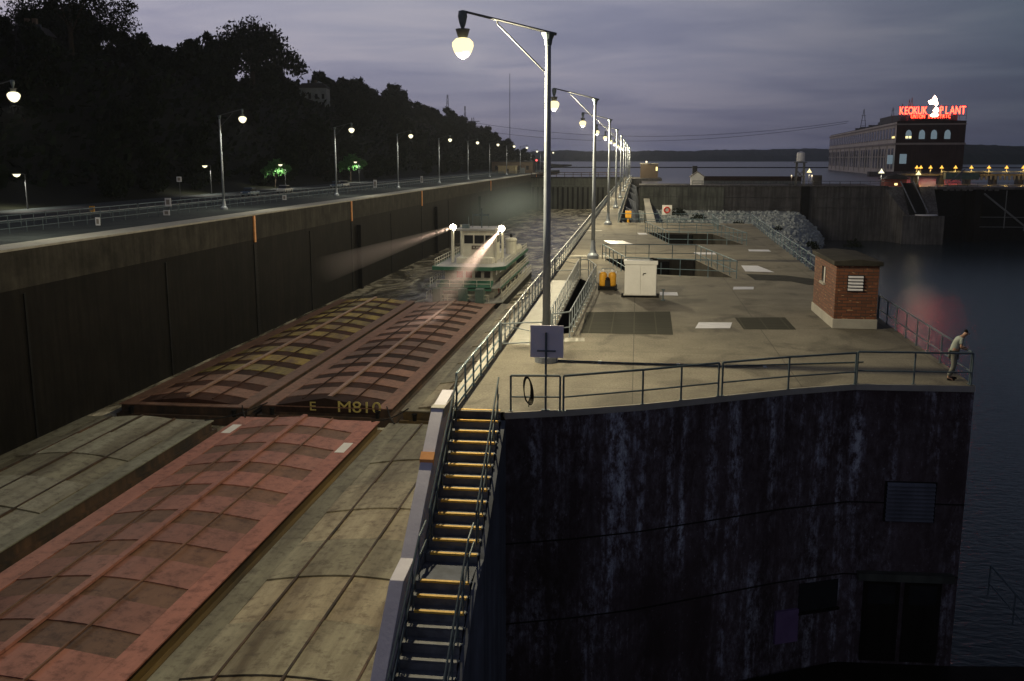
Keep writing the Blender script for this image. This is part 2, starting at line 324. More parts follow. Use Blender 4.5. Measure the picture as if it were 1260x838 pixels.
def parent_world(o):
    m = Matrix.Translation(o.location) @ Matrix.Rotation(o.rotation_euler.z, 4, 'Z')
    return parent_world(o.parent) @ m if o.parent else m
def thing(name, label, cat, loc=(0, 0, 0), rz=0, group=None):
    o = bpy.data.objects.new(name, None); C.objects.link(o); o.location = loc; o.rotation_euler = (0, 0, rz)
    o['label'] = label; o['category'] = cat
    if group: o['group'] = group
    return o
def struct(mb, name, m, **k): return mb.build(name, m, kind='structure', **k)
def children(o): return [c for c in C.objects if c.parent == o]
def dup(root, loc, rz=None, label=None, kids=None):
    r = root.copy(); C.objects.link(r); r.location = loc
    if rz is not None: r.rotation_euler = (0, 0, rz)
    if label: r['label'] = label
    def cp(src, dst, tree):
        for ch, sub in tree:
            c = ch.copy(); C.objects.link(c); c.parent = dst; cp(ch, c, sub)
    cp(root, r, kids); return r
def tree_of(o):
    ob = list(C.objects)
    def t(x): return [(c, t(c)) for c in ob if c.parent == x]
    return t(o)
ORD = ['first', 'second', 'third', 'fourth', 'fifth', 'sixth', 'seventh', 'eighth', 'ninth', 'tenth', 'eleventh', 'twelfth', 'thirteenth', 'fourteenth', 'fifteenth', 'sixteenth']

# ------------------------------------------------------------------ ground, water, hills
struct(MB().quad((-2500, -200, -16), (2500, -200, -16), (2500, 6000, -16), (-2500, 6000, -16)), 'river_bed', 'soil')
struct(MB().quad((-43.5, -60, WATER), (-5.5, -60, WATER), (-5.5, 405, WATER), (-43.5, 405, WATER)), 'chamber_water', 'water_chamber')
struct(MB().quad((-5, -60, WATER), (400, -60, WATER), (400, 262, WATER), (-5, 262, WATER)), 'river_water', 'water_river')
struct(MB().quad((-2500, 406, UP), (2500, 406, UP), (2500, 3300, UP), (-2500, 3300, UP)).quad((1.5, 285, UP), (2500, 285, UP), (2500, 406, UP), (1.5, 406, UP)), 'upper_pool_water', 'water_pool')
# promenade and road above the landward wall
def strip(xa, xb, y0, y1, z, step=40):
    m = MB(); m.quad((xa, y0, z), (xb, y0, z), (xb, y1, z), (xa, y1, z)); return m
struct(MB().box(-80, -43.9, -60, 560, -16, .98), 'bank_terrace', 'promenade')
struct(strip(-73, -63, -60, 470, 1.0), 'river_road', 'asphalt')
struct(strip(-63.3, -62.9, -60, 470, 1.06).box(-63.3, -62.9, -60, 470, .9, 1.1), 'road_kerb', 'coping')
def hill_h(x, y):
    # bluff: rises from the road to the crest, sinks towards the far end
    rise = min(1, max(0, (-78-x)/58.)); rise = rise*rise*(3-2*rise)
    if y < 650: crest = 30
    elif y < 1150: crest = 30*(1-((y-650)/500.))**.8
    else: crest = 0
    return .9+rise*crest*(1+.10*noise.noise(Vector((x*.012, y*.012, 0))))-(3 if crest == 0 else 0)
hm = MB(); xs = [-76-i*7 for i in range(36)]; ys = [-60+i*14 for i in range(92)]
hm.v = [(x, y, hill_h(x, y)) for y in ys for x in xs]
hm.f = [(j*36+i, j*36+i+1, (j+1)*36+i+1, (j+1)*36+i) for j in range(91) for i in range(35)]
struct(hm, 'wooded_hill', 'soil', smooth=True)
struct(MB().prism([(-63, 470), (-57, 560), (-66, 700), (-85, 900), (-110, 1150), (-330, 1150), (-330, 470)], -3, .6), 'river_shore', 'soil')
# far shore: long low wooded hills, modelled as a ridge with an uneven crest
def far_ridge(name, x0, x1, y, depth, h, seed, step=6):
    m = MB(); n = int((x1-x0)/step); rows = 8
    for j in range(rows):
        for i in range(n+1):
            x = x0+(x1-x0)*i/n; t = j/(rows-1)
            top = h*(.78+.30*noise.noise(Vector((x*.0022, seed, 0)))+.12*noise.noise(Vector((x*.011, seed, 3)))) + 3.2*noise.noise(Vector((x*.07, seed, j)))+2.2*noise.noise(Vector((x*.3, seed, j*3)))
            prof = math.sin(min(1, t*1.25)*math.pi/2)**.6
            m.v.append((x+4*noise.noise(Vector((i, j, seed))), y+t*depth, UP-1+max(0, top)*prof))
    m.f = [(j*(n+1)+i, j*(n+1)+i+1, (j+1)*(n+1)+i+1, (j+1)*(n+1)+i) for j in range(rows-1) for i in range(n)]
    return struct(m, name, 'far_wood')
far_ridge('far_hills', -1600, 2400, 3150, 420, 46, 2.3)
far_ridge('far_hills', 380, 1500, 1500, 350, 36, 7.7, 4)
# log boom across the pool
t = thing('floating_boom', 'long thin dark boom floating across the wide upper pool', 'boom', (80, 900, UP))
MB().box(-120, 330, 899, 901, UP, UP+.9).build('float', 'cable', t)
# ------------------------------------------------------------------ landward lock wall
t = thing('lock_wall', 'long lock wall of the landward side, pale dry top band over dark wet concrete', 'lock wall', (-43.5, 70, 1))
MB().box(-44.3, -43.5, -60, 474, -1.9, .82).build('dry_face', 'wall_concrete', t)
MB().box(-44.3, -43.53, -60, 474, -15, -1.9).build('wet_face', 'wet_wall', t)
MB().box(-46.2, -43.42, -60, 474, .82, 1.0).build('coping', 'coping', t, bevel=.03)
for i, y in enumerate((64.5, 86, 107.7, 127, 146.6, 171, 196.6, 225, 255, 292, 330, 370, 426)):
    if y in (107.7, 146.6, 196.6, 292, 426):
        MB().box(-43.50, -43.36, y-.2, y+.2, -2.2, .8).build('guard_strip', 'orange_rust', t)  # rust-orange strip, its colour brightened to look lit
        m = MB()
        for k in range(26): m.tube((-43.34, y-.26, -2.6-k*.4), (-43.34, y+.26, -2.6-k*.4), .025, n=5)
        m.box(-43.52, -43.45, y-.36, y+.36, -13.4, -2.4); m.build('ladder', 'black', t)
    else:
        MB().box(-43.52, -43.44, y-.12, y+.12, -13.4, -2.3).build('joint_strip', 'black', t)
for y in (150, 210, 270):
    MB().box(-43.5, -42.9, y-.5, y+.5, -14, -3).build('timber_fender', 'wet_wall', t)

# ------------------------------------------------------------------ river side lock wall and pier deck
P1 = [(-2.2, 71.5), (-.45, 62.6), (5.95, 61.0), (4.2, 71.9)]
P2 = [(1.05, 98.4), (2.9, 85.3), (9.1, 84.9), (7.4, 97.0)]
P3 = [(-3.35, 39.9), (-2.7, 40.3), (-2.45, 57.0), (-3.35, 59.5)]
near = [(-5.15, 27.1), (-3.65, 27.1), (-1.7, 27.75), (.3, 28.6), (2.66, 29.9), (4.9, 31.15), (7.2, 32.16), (10.95, 32.3)]
outline = near+[(11.25, 50), (11.5, 64.7), (12.2, 90), (13, 113.6), (-1.9, 113.6), (-1.9, 405), (-5.15, 405)]
def poly_holes(outer, holes, z):
    polys = [[Vector((*p, z)) for p in outer]]+[[Vector((*p, z)) for p in h] for h in holes]
    tris = tessellate_polygon(polys); vs = [p for pl in polys for p in pl]
    return MB().add(vs, [tuple(t_) for t_ in tris])
struct(poly_holes(outline, [P1, P2, P3], 0), 'pier_pavement', 'deck')
def wallfaces(poly, z0, z1, close=True):
    m = MB(); n = len(poly)
    for i in range(n if close else n-1):
        a, b = poly[i], poly[(i+1) % n]; m.quad((*a, z0), (*b, z0), (*b, z1), (*a, z1))
    return m
t = thing('lock_pier', 'near river pier, tall dark wall with pale lime streaks under a broad concrete deck', 'lock pier', (3, 30, 0))
wallfaces(near[1:], -16, -.16, False).build('river_face', 'river_wall', t)
m = MB()
for a, b in zip(near[1:], near[2:]):
    d = Vector((b[0]-a[0], b[1]-a[1])).normalized(); nrm = Vector((d.y, -d.x))
    q = [(a[0]+nrm.x*.05, a[1]+nrm.y*.05), (b[0]+nrm.x*.05, b[1]+nrm.y*.05), (b[0]-nrm.x*.3, b[1]-nrm.y*.3), (a[0]-nrm.x*.3, a[1]-nrm.y*.3)]
    m.prism(q, -.2, -.004)
m.build('edge_coping', 'coping', t)
wallfaces([(10.95, 32.3), (11.25, 50), (11.5, 64.7), (12.2, 90), (13, 113.6), (-1.9, 113.6), (-1.9, 405), (-5.5, 405), (-5.5, 27.1)], -16, -.02, False).build('side_wall', 'wall_concrete', t)
MB().box(-5.56, -5.15, 27.1, 405, -.35, .05).build('chamber_coping', 'coping', t, bevel=.03)
for z in (-4.05, -6.6):       # horizontal pour joints
    m = MB()
    for a, b in zip(near[1:], near[2:]):
        d = Vector((b[0]-a[0], b[1]-a[1])).normalized(); nrm = Vector((d.y, -d.x))
        q = [(a[0]+nrm.x*.035, a[1]+nrm.y*.035), (b[0]+nrm.x*.035, b[1]+nrm.y*.035), (b[0]-nrm.x*.1, b[1]-nrm.y*.1), (a[0]-nrm.x*.1, a[1]-nrm.y*.1)]
        m.prism(q, z, z+.035)
    m.build('pour_joint', 'black', t)
for p, name in ((P1, 'pit_wall'), (P2, 'pit_wall')):
    wallfaces(p, -2.6, -.01).build(name, 'wall_concrete', t)
    MB().prism(p, -2.7, -2.6).build('pit_floor', 'wet_wall', t)
wallfaces(P3, -3, -.01).build('slot_wall', 'black', t); MB().prism(P3, -3.1, -3).build('slot_floor', 'black', t)
# dark machinery openings in the pit walls
def on_edge(a, b, t0, t1, z0, z1, th):
    a, b = Vector(a), Vector(b); d = (b-a); n_ = Vector((-d.y, d.x)).normalized()
    p, q = a+d*t0, a+d*t1
    return MB().prism([tuple(p), tuple(q), tuple(q+n_*th), tuple(p+n_*th)], z0, z1)
m = on_edge(P1[0], P1[3], .05, .72, -2.5, -.12, -.35)
m.build('pit_gate', 'black', t)
for k in range(7):
    on_edge(P1[0], P1[3], .08+.09*k, .095+.09*k, -2.5, -.2, -.42).build('gate_rib', 'rail_dark', t)
on_edge(P2[0], P2[3], .05, .7, -2.5, -.12, -.35).build('pit_gate', 'black', t)
# slim far buttresses on the river face of the narrow wall, and the culvert wall beside it
for k in range(6):
    y = 122+k*37
    MB().slaby([(-1.9, -.3), (-.3, -1.2), (.6, -6), (.6, -16), (-1.9, -16)], y-1.2, y+1.2).build('buttress', 'stair_concrete', t)
t = thing('culvert_wall', 'pale low wall running beside the narrow far lock wall', 'wall', (2.4, 180, -3))
MB().box(1.8, 3.0, 116, 262, -16, -3).build('wall_body', 'dam_green', t)
MB().box(1.7, 3.1, 116, 262, -3, -2.8).build('coping', 'coping', t)
# boxes in the ground under the photographer: river ledge at the wall foot
struct(MB().prism([(-3.2, 3), (17, 3), (17, 33), (10.9, 32.28), (7.1, 32.1), (2.6, 29.8), (.3, 28.5), (-3.4, 27.05)], -12, -9.8), 'foot_ledge', 'wet_wall')
# pavement plates
def plate(name, pts, m, label, cat='plate', z=.004, th=.004, group=None):
    o = MB().prism(pts, z-.002, z+th).build(name, m); o['label'] = label; o['category'] = cat
    if group: o['group'] = group
    return o
plate('walkway_plate', [(-5.0, 37.5), (-3.55, 37.5), (-3.5, 58.3), (-5.0, 58.3)], 'pale_plate', 'long pale walkway plate between the chamber rail and the dark slot')
plate('deck_plate', [(-2.95, 38.3), (-1.95, 38.5), (-2.0, 39.3), (-2.75, 39.2)], 'pale_plate', 'small pale plate on the deck at the near end of the dark slot')
plate('deck_grating', [(-2.2, 40.4), (1.62, 40.5), (1.70, 46.8), (-2.3, 46.1)], 'grating_steel', 'large dark grating in the deck before the white cabinet', 'grating')
plate('deck_plate', [(2.62, 42.2), (4.12, 42.4), (4.35, 43.95), (2.87, 43.8)], 'white_plate', 'white square plate beside the dark grating near the brick hut')
plate('deck_grating', [(4.68, 42.2), (6.9, 42.4), (6.9, 45.7), (4.6, 45.35)], 'grating_steel', 'small dark grating near the brick hut', 'grating')
plate('deck_plate', [(5.45, 55.4), (6.6, 55.6), (6.75, 56.7), (5.6, 56.6)], 'white_plate', 'thin white plate in front of the railed near pit')
plate('deck_plate', [(7.1, 64.6), (8.9, 64.4), (8.3, 68.2), (7.2, 68.2)], 'white_plate', 'wide white plate just beyond the corner of the near pit rail')
plate('deck_grating', [(7.2, 60), (9.2, 59.6), (10.0, 58), (11.1, 57.7), (11.1, 60.6), (9.4, 62.6), (7.0, 63.2)], 'dark_plate', 'irregular dark patch on the deck behind the brick hut', 'grating')
plate('deck_plate', [(8.9, 79), (10.6, 79), (10.6, 80.6), (9, 80.6)], 'white_plate', 'small white plate close to the river rail beyond the near pit')
plate('deck_plate', [(-2.9, 88), (-1.2, 88), (-.2, 84.5), (-2.2, 84.5)], 'white_plate', 'bluish white plate beyond the second lamp post')
plate('deck_plate', [(.1, 97.6), (.95, 97.6), (1.1, 95.4), (.25, 95.4)], 'white_plate', 'narrow white plate at the corner of the far pit rail')
plate('deck_plate', [(4.5, 76), (6.1, 76), (6.1, 77.6), (4.5, 77.6)], 'white_plate', 'white plate between the two railed pits')
plate('deck_plate', [(1.35, 52.5), (2.3, 52.5), (2.3, 53.8), (1.35, 53.8)], 'white_plate', 'small white plate behind the corner of the white cabinet')
for k in range(5):
    y = 62.5+37.4*k if k else 73.3
    plate('joint_plate', [(-5.0, y), (-3.5 if k else -2.0, y), (-3.5 if k else -2.0, y+.7), (-5.0, y+.7)], 'pale_plate', 'pale cross strip, %s from the camera along the chamber rail' % ORD[k], 'plate')

t = thing('deck_shadow_line', 'thin dark strip added across the deck as a shadow line from the tall lamp post', 'conduit', (-2.6, 34.4, 0))
MB().path([(-2.7, 34.5, .03), (3.0, 34.2, .03), (8.2, 35.6, .03)], .028, 6).build('shadow_line_body', 'rail_dark', t)  # raised dark strip stands in for a shadow cast on the deck
for x_ in (-1.2, 1.6, 4.6): MB().box(x_-.06, x_+.06, 34.1+.13*abs(x_-1.6)/3, 34.6+.13*abs(x_-1.6)/3, .004, .02).build('clamp', 'galvanised', t)  # small clamps added to the shadow strip
# ------------------------------------------------------------------ railings
def railing(pts, m, label, spacing=1.8, h=1.05, low=.42, r=.028, end_posts=True, name='guard_rail', group=None, z=0, kick=False):
    pts = [Vector(p if len(p) == 3 else (*p, z)) for p in pts]
    t = thing(name, label, 'railing', tuple(pts[0]), group=group)
    up = Vector((0, 0, h))
    MB().path([p+up for p in pts], r*1.15).build('top_rail', m, t)
    MB().path([p+Vector((0, 0, low)) for p in pts], r*.85).build('lower_rail', m, t)
    if kick: MB().path([p+Vector((0, 0, .12)) for p in pts], r*.8).build('kick_rail', m, t)
    base = None; kids = []
    first = True
    for a, b in zip(pts, pts[1:]):
        n = max(1, round((b-a).length/spacing))
        for i in range(0 if first else 1, n+1):
            q = a+(b-a)*i/n
            if base is None:
                base = MB().tube((0, 0, 0), (0, 0, h), r, n=8).box(-.06, .06, -.06, .06, 0, .015)
                o = base.build('post', m); o.parent = t; o.location = q-pts[0]; base = o
            else:
                c = base.copy(); C.objects.link(c); c.parent = t; c.location = q-pts[0]
        first = False
    return t
def inset(a, b, d=.06):
    a, b = Vector(a), Vector(b); k = (b-a).normalized()*d; return tuple(a+k), tuple(b-k)
# the four panels along the near edge
e = lambda p: (p[0], p[1]+.12)
a, b = inset((-3.55, 27.32), (-2.05, 27.75)); railing([(-3.5, 27.28), (-2.08, 27.42)], 'rail_dark', 'short near edge rail panel beside the stair head with a coiled line on it', 1.42, r=.03)
railing([(-1.98, 27.42), (.3, 28.55), (2.62, 29.85)], 'rail_dark', 'near edge rail panel next after the short one, before the square sign', 1.75, r=.03)
railing([(2.74, 29.92), (4.9, 31.05), (7.14, 32.0)], 'rail_dark', 'near edge rail panel in the middle of the deck edge', 1.75, r=.03)
railing([(7.24, 32.2), (10.86, 32.4)], 'rail_dark', 'near edge rail panel ending at the corner where the man stands', 1.8, r=.03)
railing([(10.86, 32.55), (11.12, 46)], 'rail_dark', 'river side rail from the man back past the brick hut', 1.75, r=.03)
railing([(11.12, 46.2), (11.4, 64), (12.1, 90), (12.9, 113.3)], 'rail_blue', 'long river side rail behind the brick hut to the far deck corner', 2.2, kick=False)
# chamber side rail
railing([(-5.1, 27.3), (-5.1, 36.3)], 'rail_blue', 'chamber side rail from the stair head to the walkway gate', 1.5, r=.03, kick=True)
railing([(-5.1, 36.5), (-5.1, 61.5)], 'galvanised', 'chamber side rail along the pale walkway plate', 1.5, r=.03, kick=True)
for k in range(9):
    y0 = 61.7+k*37.4; y1 = min(404, y0+37.2)
    railing([(-5.1, y0), (-5.1, y1)], 'galvanised', 'chamber side rail length beyond the walkway, %s one from the camera' % ORD[k], 1.9 if k < 3 else 3, r=.032, kick=k < 4)
for k in range(8):
    y0 = 113.9+k*37.4; y1 = min(404, y0+37.2)
    railing([(-2.1, y0), (-2.1, y1)], 'galvanised', 'river side rail of the narrow wall, %s length from the deck' % ORD[k], 1.9 if k < 3 else 3, r=.032)
railing([(-2.0, 113.2), (5, 113.2), (12.6, 113.3)], 'rail_blue', 'cross rail at the far end of the broad deck', 2.4)
# pit and slot rails
def off(poly, d):
    c = sum((Vector(p) for p in poly), Vector((0, 0)))/len(poly); return [tuple(Vector(p)+(Vector(p)-c).normalized()*d) for p in poly]
q = off(P1, .35); railing([q[0], q[1], q[2], q[3], q[0]], 'rail_blue', 'square rail enclosure round the near machinery pit', 1.6)
q = off(P2, .35); railing([q[0], q[1], q[2], q[3], q[0]], 'rail_blue', 'square rail enclosure round the far machinery pit', 1.6)
railing([(3.2, 104), (8.4, 103), (8.4, 112)], 'rail_blue', 'low rail corner behind the far machinery pit', 1.6)
railing([(-3.45, 38.6), (-3.5, 60.6)], 'galvanised', 'rail between the pale walkway plate and the dark slot', 1.3, r=.028)
railing([(-3.3, 38.75), (-2.62, 39.4), (-2.3, 57.4), (-2.9, 60.6), (-3.4, 60.6)], 'galvanised', 'bent rail on the deck side of the dark slot', 1.3, r=.028)
for (y, lab) in ((36.45, 'walkway gate bar crossing at the near end of the pale plate'), (61.6, 'walkway gate bar crossing at the far end of the pale plate')):
    g = thing('walkway_gate', lab, 'gate', (-5.05, y, 0))
    MB().tube((-5.05, y, 1.0), (-3.5, y+.6, 1.0), .026).build('top_bar', 'galvanised', g)
    MB().tube((-5.05, y, .22), (-3.5, y+.6, .22), .026).build('lower_bar', 'galvanised', g)
    MB().tube((-5.05, y, .95), (-3.5, y+.6, .55), .018).build('brace', 'galvanised', g)
    for xx, yy in ((-5.05, y), (-3.5, y+.6)): MB().tube((xx, yy, 0), (xx, yy, 1.05), .035).build('gate_post', 'galvanised', g)

# ------------------------------------------------------------------ stairs at the near end
t = thing('access_stair', 'steep concrete stair with worn yellow step edges going down from the deck', 'stair', (-4.45, 27, 0))
XL, XR = -5.13, -3.78
R_, G_ = .22, .36
steps = [(27.25-G_*i, -R_*i) for i in range(13)]
steps += [(21.75-G_*i, -R_*(13+i)) for i in range(16)]
for i, (y, z) in enumerate(steps):
    yb = 27.25 if i == 0 else steps[i-1][0]
    if i == 0: continue
    MB().box(XL, XR, y, yb+.02, z-.05, z).build('tread', 'stair_concrete' if i == 13 else 'stair_steel', t)
    MB().box(XL+.01, XR-.01, yb-.02+.0, yb+.02, z-.06, z+R_-.05).build('riser', 'stair_steel', t)
for i, (y, z) in enumerate(steps):
    if i < 16: MB().box(XL+.12, XR-.03, y-.012, y+.085, z-.045, z+.008).build('step_edge', 'nosing', t)
    else: MB().box(XL+.12, XR-.03, y-.012, y+.03, z-.02, z+.005).build('step_edge', 'stair_steel', t)
prof = [(27.1, -.25)]+[(22.93, -2.75), (21.75, -3.02), (21.75-15*G_, -R_*28-.2), (21.75-15*G_, -12), (27.1, -12)]
MB().slabx(prof, XR+.02, -3.63).build('stringer', 'stair_concrete', t)
MB().slabx([(y_, z_-.3) for y_, z_ in prof], XL+.02, XR).build('stair_mass', 'stair_concrete', t)
MB().slabx([(27.1, -.05), (22.93, -2.62), (21.75, -2.9), (16.4, -6.2), (16.4, -12), (27.1, -12)], -5.2, XL-.01).build('stringer', 'stair_steel', t)
# parapet of the chamber wall beside the stair
t2 = thing('sloping_parapet', 'pale lavender parapet stepping down beside the stair', 'parapet', (-5.35, 27, 0))
pp = [(27.5, .52), (25.9, .34), (24.75, -.46), (24.45, -.68)]
ppl = [(27.5, .52), (25.9, .34), (22.03, -2.43), (20.95, -2.52), (16.3, -6.3), (10, -11.3), (10, -16), (27.5, -16)]
MB().slabx(ppl, -5.56, -5.22).build('wall_body', 'parapet_paint', t2, bevel=.015)
MB().slabx([(24.62, -.50), (24.40, -.65), (24.40, -.80), (24.62, -.65)], -5.575, -5.205).build('joint_band', 'orange_rust', t2)
MB().box(-5.58, -5.2, 25.9, 27.5, .1, .38).xf(Matrix.Identity(4)).build('cap_block', 'coping', t2)
# stair rails
def stair_rail(x, label, m='rail_dark'):
    t = thing('stair_rail', label, 'railing', (x, 27, 0))
    def zt(y): return -R_*(27.25-y)/G_ if y > 22.93 else (-2.75 if y > 21.75 else -2.86-R_*(21.75-y)/G_)
    segs = [[(27.2, 0), (23.1, zt(23.1))], [(22.7, -2.7), (21.9, -2.8), (16.2, zt(16.2))]]
    for s_ in segs:
        for hh in (1.0, .5):
            MB().path([(x, y, z+hh) for y, z in s_], .027 if hh == 1 else .022).build('hand_rail' if hh == 1 else 'middle_rail', m, t)
    MB().tube((x, 23.1, zt(23.1)+1), (x, 23.1, zt(23.1)+.1), .025).build('post', m, t)
    for i, (y, z) in enumerate(steps):
        if i in (1, 3, 5, 7, 9, 11, 13, 15, 17, 19, 21, 23, 25, 27):
            MB().tube((x, y+.1, z-.1), (x, y+.1, z+1.0), .02).build('post', m, t)
    for i, (y, z) in enumerate(steps[:24]):
        s_ = 1 if x < -4.5 else -1
        MB().tube((x-.1*s_, y+.1, z-.02), (x+.16*s_, y+.1, z-.02), .025, n=6).build('bracket', 'galvanised', t)
    return t
stair_rail(-5.05, 'stair handrail on the chamber side of the steps'); stair_rail(-3.84, 'stair handrail on the river wall side of the steps')
MB().tube((0, 0, 0), (0, 0, .01), .01)

# ------------------------------------------------------------------ lamp posts
def pt_light(name, parent, loc, power, col, rad):
    d = bpy.data.lights.get(name) or bpy.data.lights.new(name, 'SPOT' if name in ('bank_light', 'street_light') else 'POINT')
    d.energy = power; d.color = col; d.shadow_soft_size = rad
    if d.type == 'SPOT': d.spot_size = math.radians(154); d.spot_blend = .35
    o = bpy.data.objects.new(name, d); C.objects.link(o); o.parent = parent; o.location = loc
    return o
def lamp_post(label, group):
    t = thing('lamp_post', label, 'lamp post', (0, 0, 0), group=group)
    MB().lathe([(.42, 0), (.42, .22), (.37, .3), (.26, .42), (.2, .62), (.165, 1.0), (.15, 1.3)], n=20).build('base', 'pole_paint', t, smooth=False)
    MB().lathe([(.145, 1.3), (.128, 5), (.10, 10.2), (.095, 11.25)], n=20).build('pole', 'pole_paint', t, smooth=True)
    MB().lathe([(.115, 11.0), (.15, 11.2), (.22, 11.34), (.24, 11.40), (.02, 11.44)], n=14).build('pole_cap', 'rail_dark', t)
    MB().tube((.28, 0, 11.36), (-2.95, 0, 12.17), .05, .04).build('arm', 'arm_paint', t)
    MB().path([(-1.75, 0, 11.86), (-1.75, 0, 11.74), (-.13, 0, 10.15)], .03).build('brace', 'arm_paint', t)
    MB().lathe([(.03, -1.0), (.05, -.62), (.12, -.42), (.165, -.2), (.14, -.03), (.03, 0)][::1], (-2.95, 0, 12.2), 14).build('hanger', 'rail_dark', t, smooth=True)
    MB().lathe([(.07, -.95), (.17, -.88), (.24, -.66), (.25, -.62), (.1, -.62)], (-2.95, 0, 12.2), 16).build('lamp_hood', 'arm_paint', t, smooth=True)
    MB().lathe([(.02, -.40), (.17, -.34), (.30, -.18), (.37, .02), (.36, .14), (.24, .26), (.08, .30)], (-2.95, 0, 11.0), 20).build('lamp_globe', 'glow_warm', t, smooth=True)
    return t
lp = lamp_post('x', 'lamp posts along the river lock wall')
kids = tree_of(lp)
RY = [34.37, 71.8, 109.2, 146.6, 184, 221.4, 258.8, 296.2, 333.6, 371, 400]
for i, y in enumerate(RY):
    lab = '%s hooked lamp post from the camera along the river lock wall' % ORD[i] if i else 'tall hooked lamp post nearest the camera, behind the square sign board'
    if i == 0: o = lp; o.location = (-3.12, y, 0); o['label'] = lab
    else: o = dup(lp, (-3.12, y, 0), label=lab, kids=kids)
    pt_light('lamp_light_%d' % (0 if i < 1 else 1), o, (-2.95, 0, 10.5), LAMP_W, (1, .86, .55), .09)
lq = dup(lp, (-51, 117, 1), math.pi, 'x', kids); lq['group'] = 'lamp posts along the landward wall'
for ch in [c for c in C.objects if c.parent == lq and c.name.startswith('lamp_globe')]:
    me = ch.data.copy(); me.materials.clear(); me.materials.append(M['glow_white']); ch.data = me
    for vv in me.vertices: vv.co.x = -2.95+(vv.co.x+2.95)*1.3; vv.co.y *= 1.3; vv.co.z = 11.25+(vv.co.z-11.25)*1.15
kids = tree_of(lq)
LY = [72.2, 117, 163.5, 207.5, 252, 296, 340, 385, 430, 474, 520, 565]
for i, y in enumerate(LY):
    lab = '%s lamp post of the row standing on the landward wall' % ORD[i]
    if i == 1: o = lq; o['label'] = lab
    else: o = dup(lq, (-51, y, 1 if y < 470 else -.3), math.pi, lab, kids)
    pt_light('bank_light', o, (-2.95, 0, 10.5), LAMP_W*.4, (1, .95, .72), .09)
# street lamps on the road at the foot of the bluff
def street_lamp(x, y, ztop, label, s=1):
    t = thing('street_lamp', label, 'street lamp', (x, y, 1))
    MB().lathe([(.12, 0), (.08, 1), (.06, ztop-1)], (x, y, 1), 10).build('pole', 'steel_far', t)
    MB().path([(x, y, ztop), (x-.9, y-.3, ztop+.2)], .05).build('arm', 'steel_far', t)
    MB().lathe([(.5, -.16), (.3, .02), (.06, .12)], (x-.9, y-.3, ztop+.2), 12).build('lamp_hood', 'roof_dark', t)
    MB().lathe([(.02, -.55), (.3, -.44), (.47, -.17)], (x-.9, y-.3, ztop+.2), 12).build('lamp_glass', 'glow_white', t)
    pt_light('street_light', t, (-.9, -.3, ztop-1-.58), 1500, (1, .96, .80), .3)
street_lamp(-76, 115, 5.3, 'street lamp alone at the dark far end of the road by the picture border')
street_lamp(-75.4, 168, 6.0, 'street lamp beside the first lamp post, without any lit leaves')
street_lamp(-75.2, 205, 6.0, 'street lamp over the smaller patch of lit green leaves')
street_lamp(-75.2, 262, 6.4, 'street lamp over the larger patch of lit green leaves')

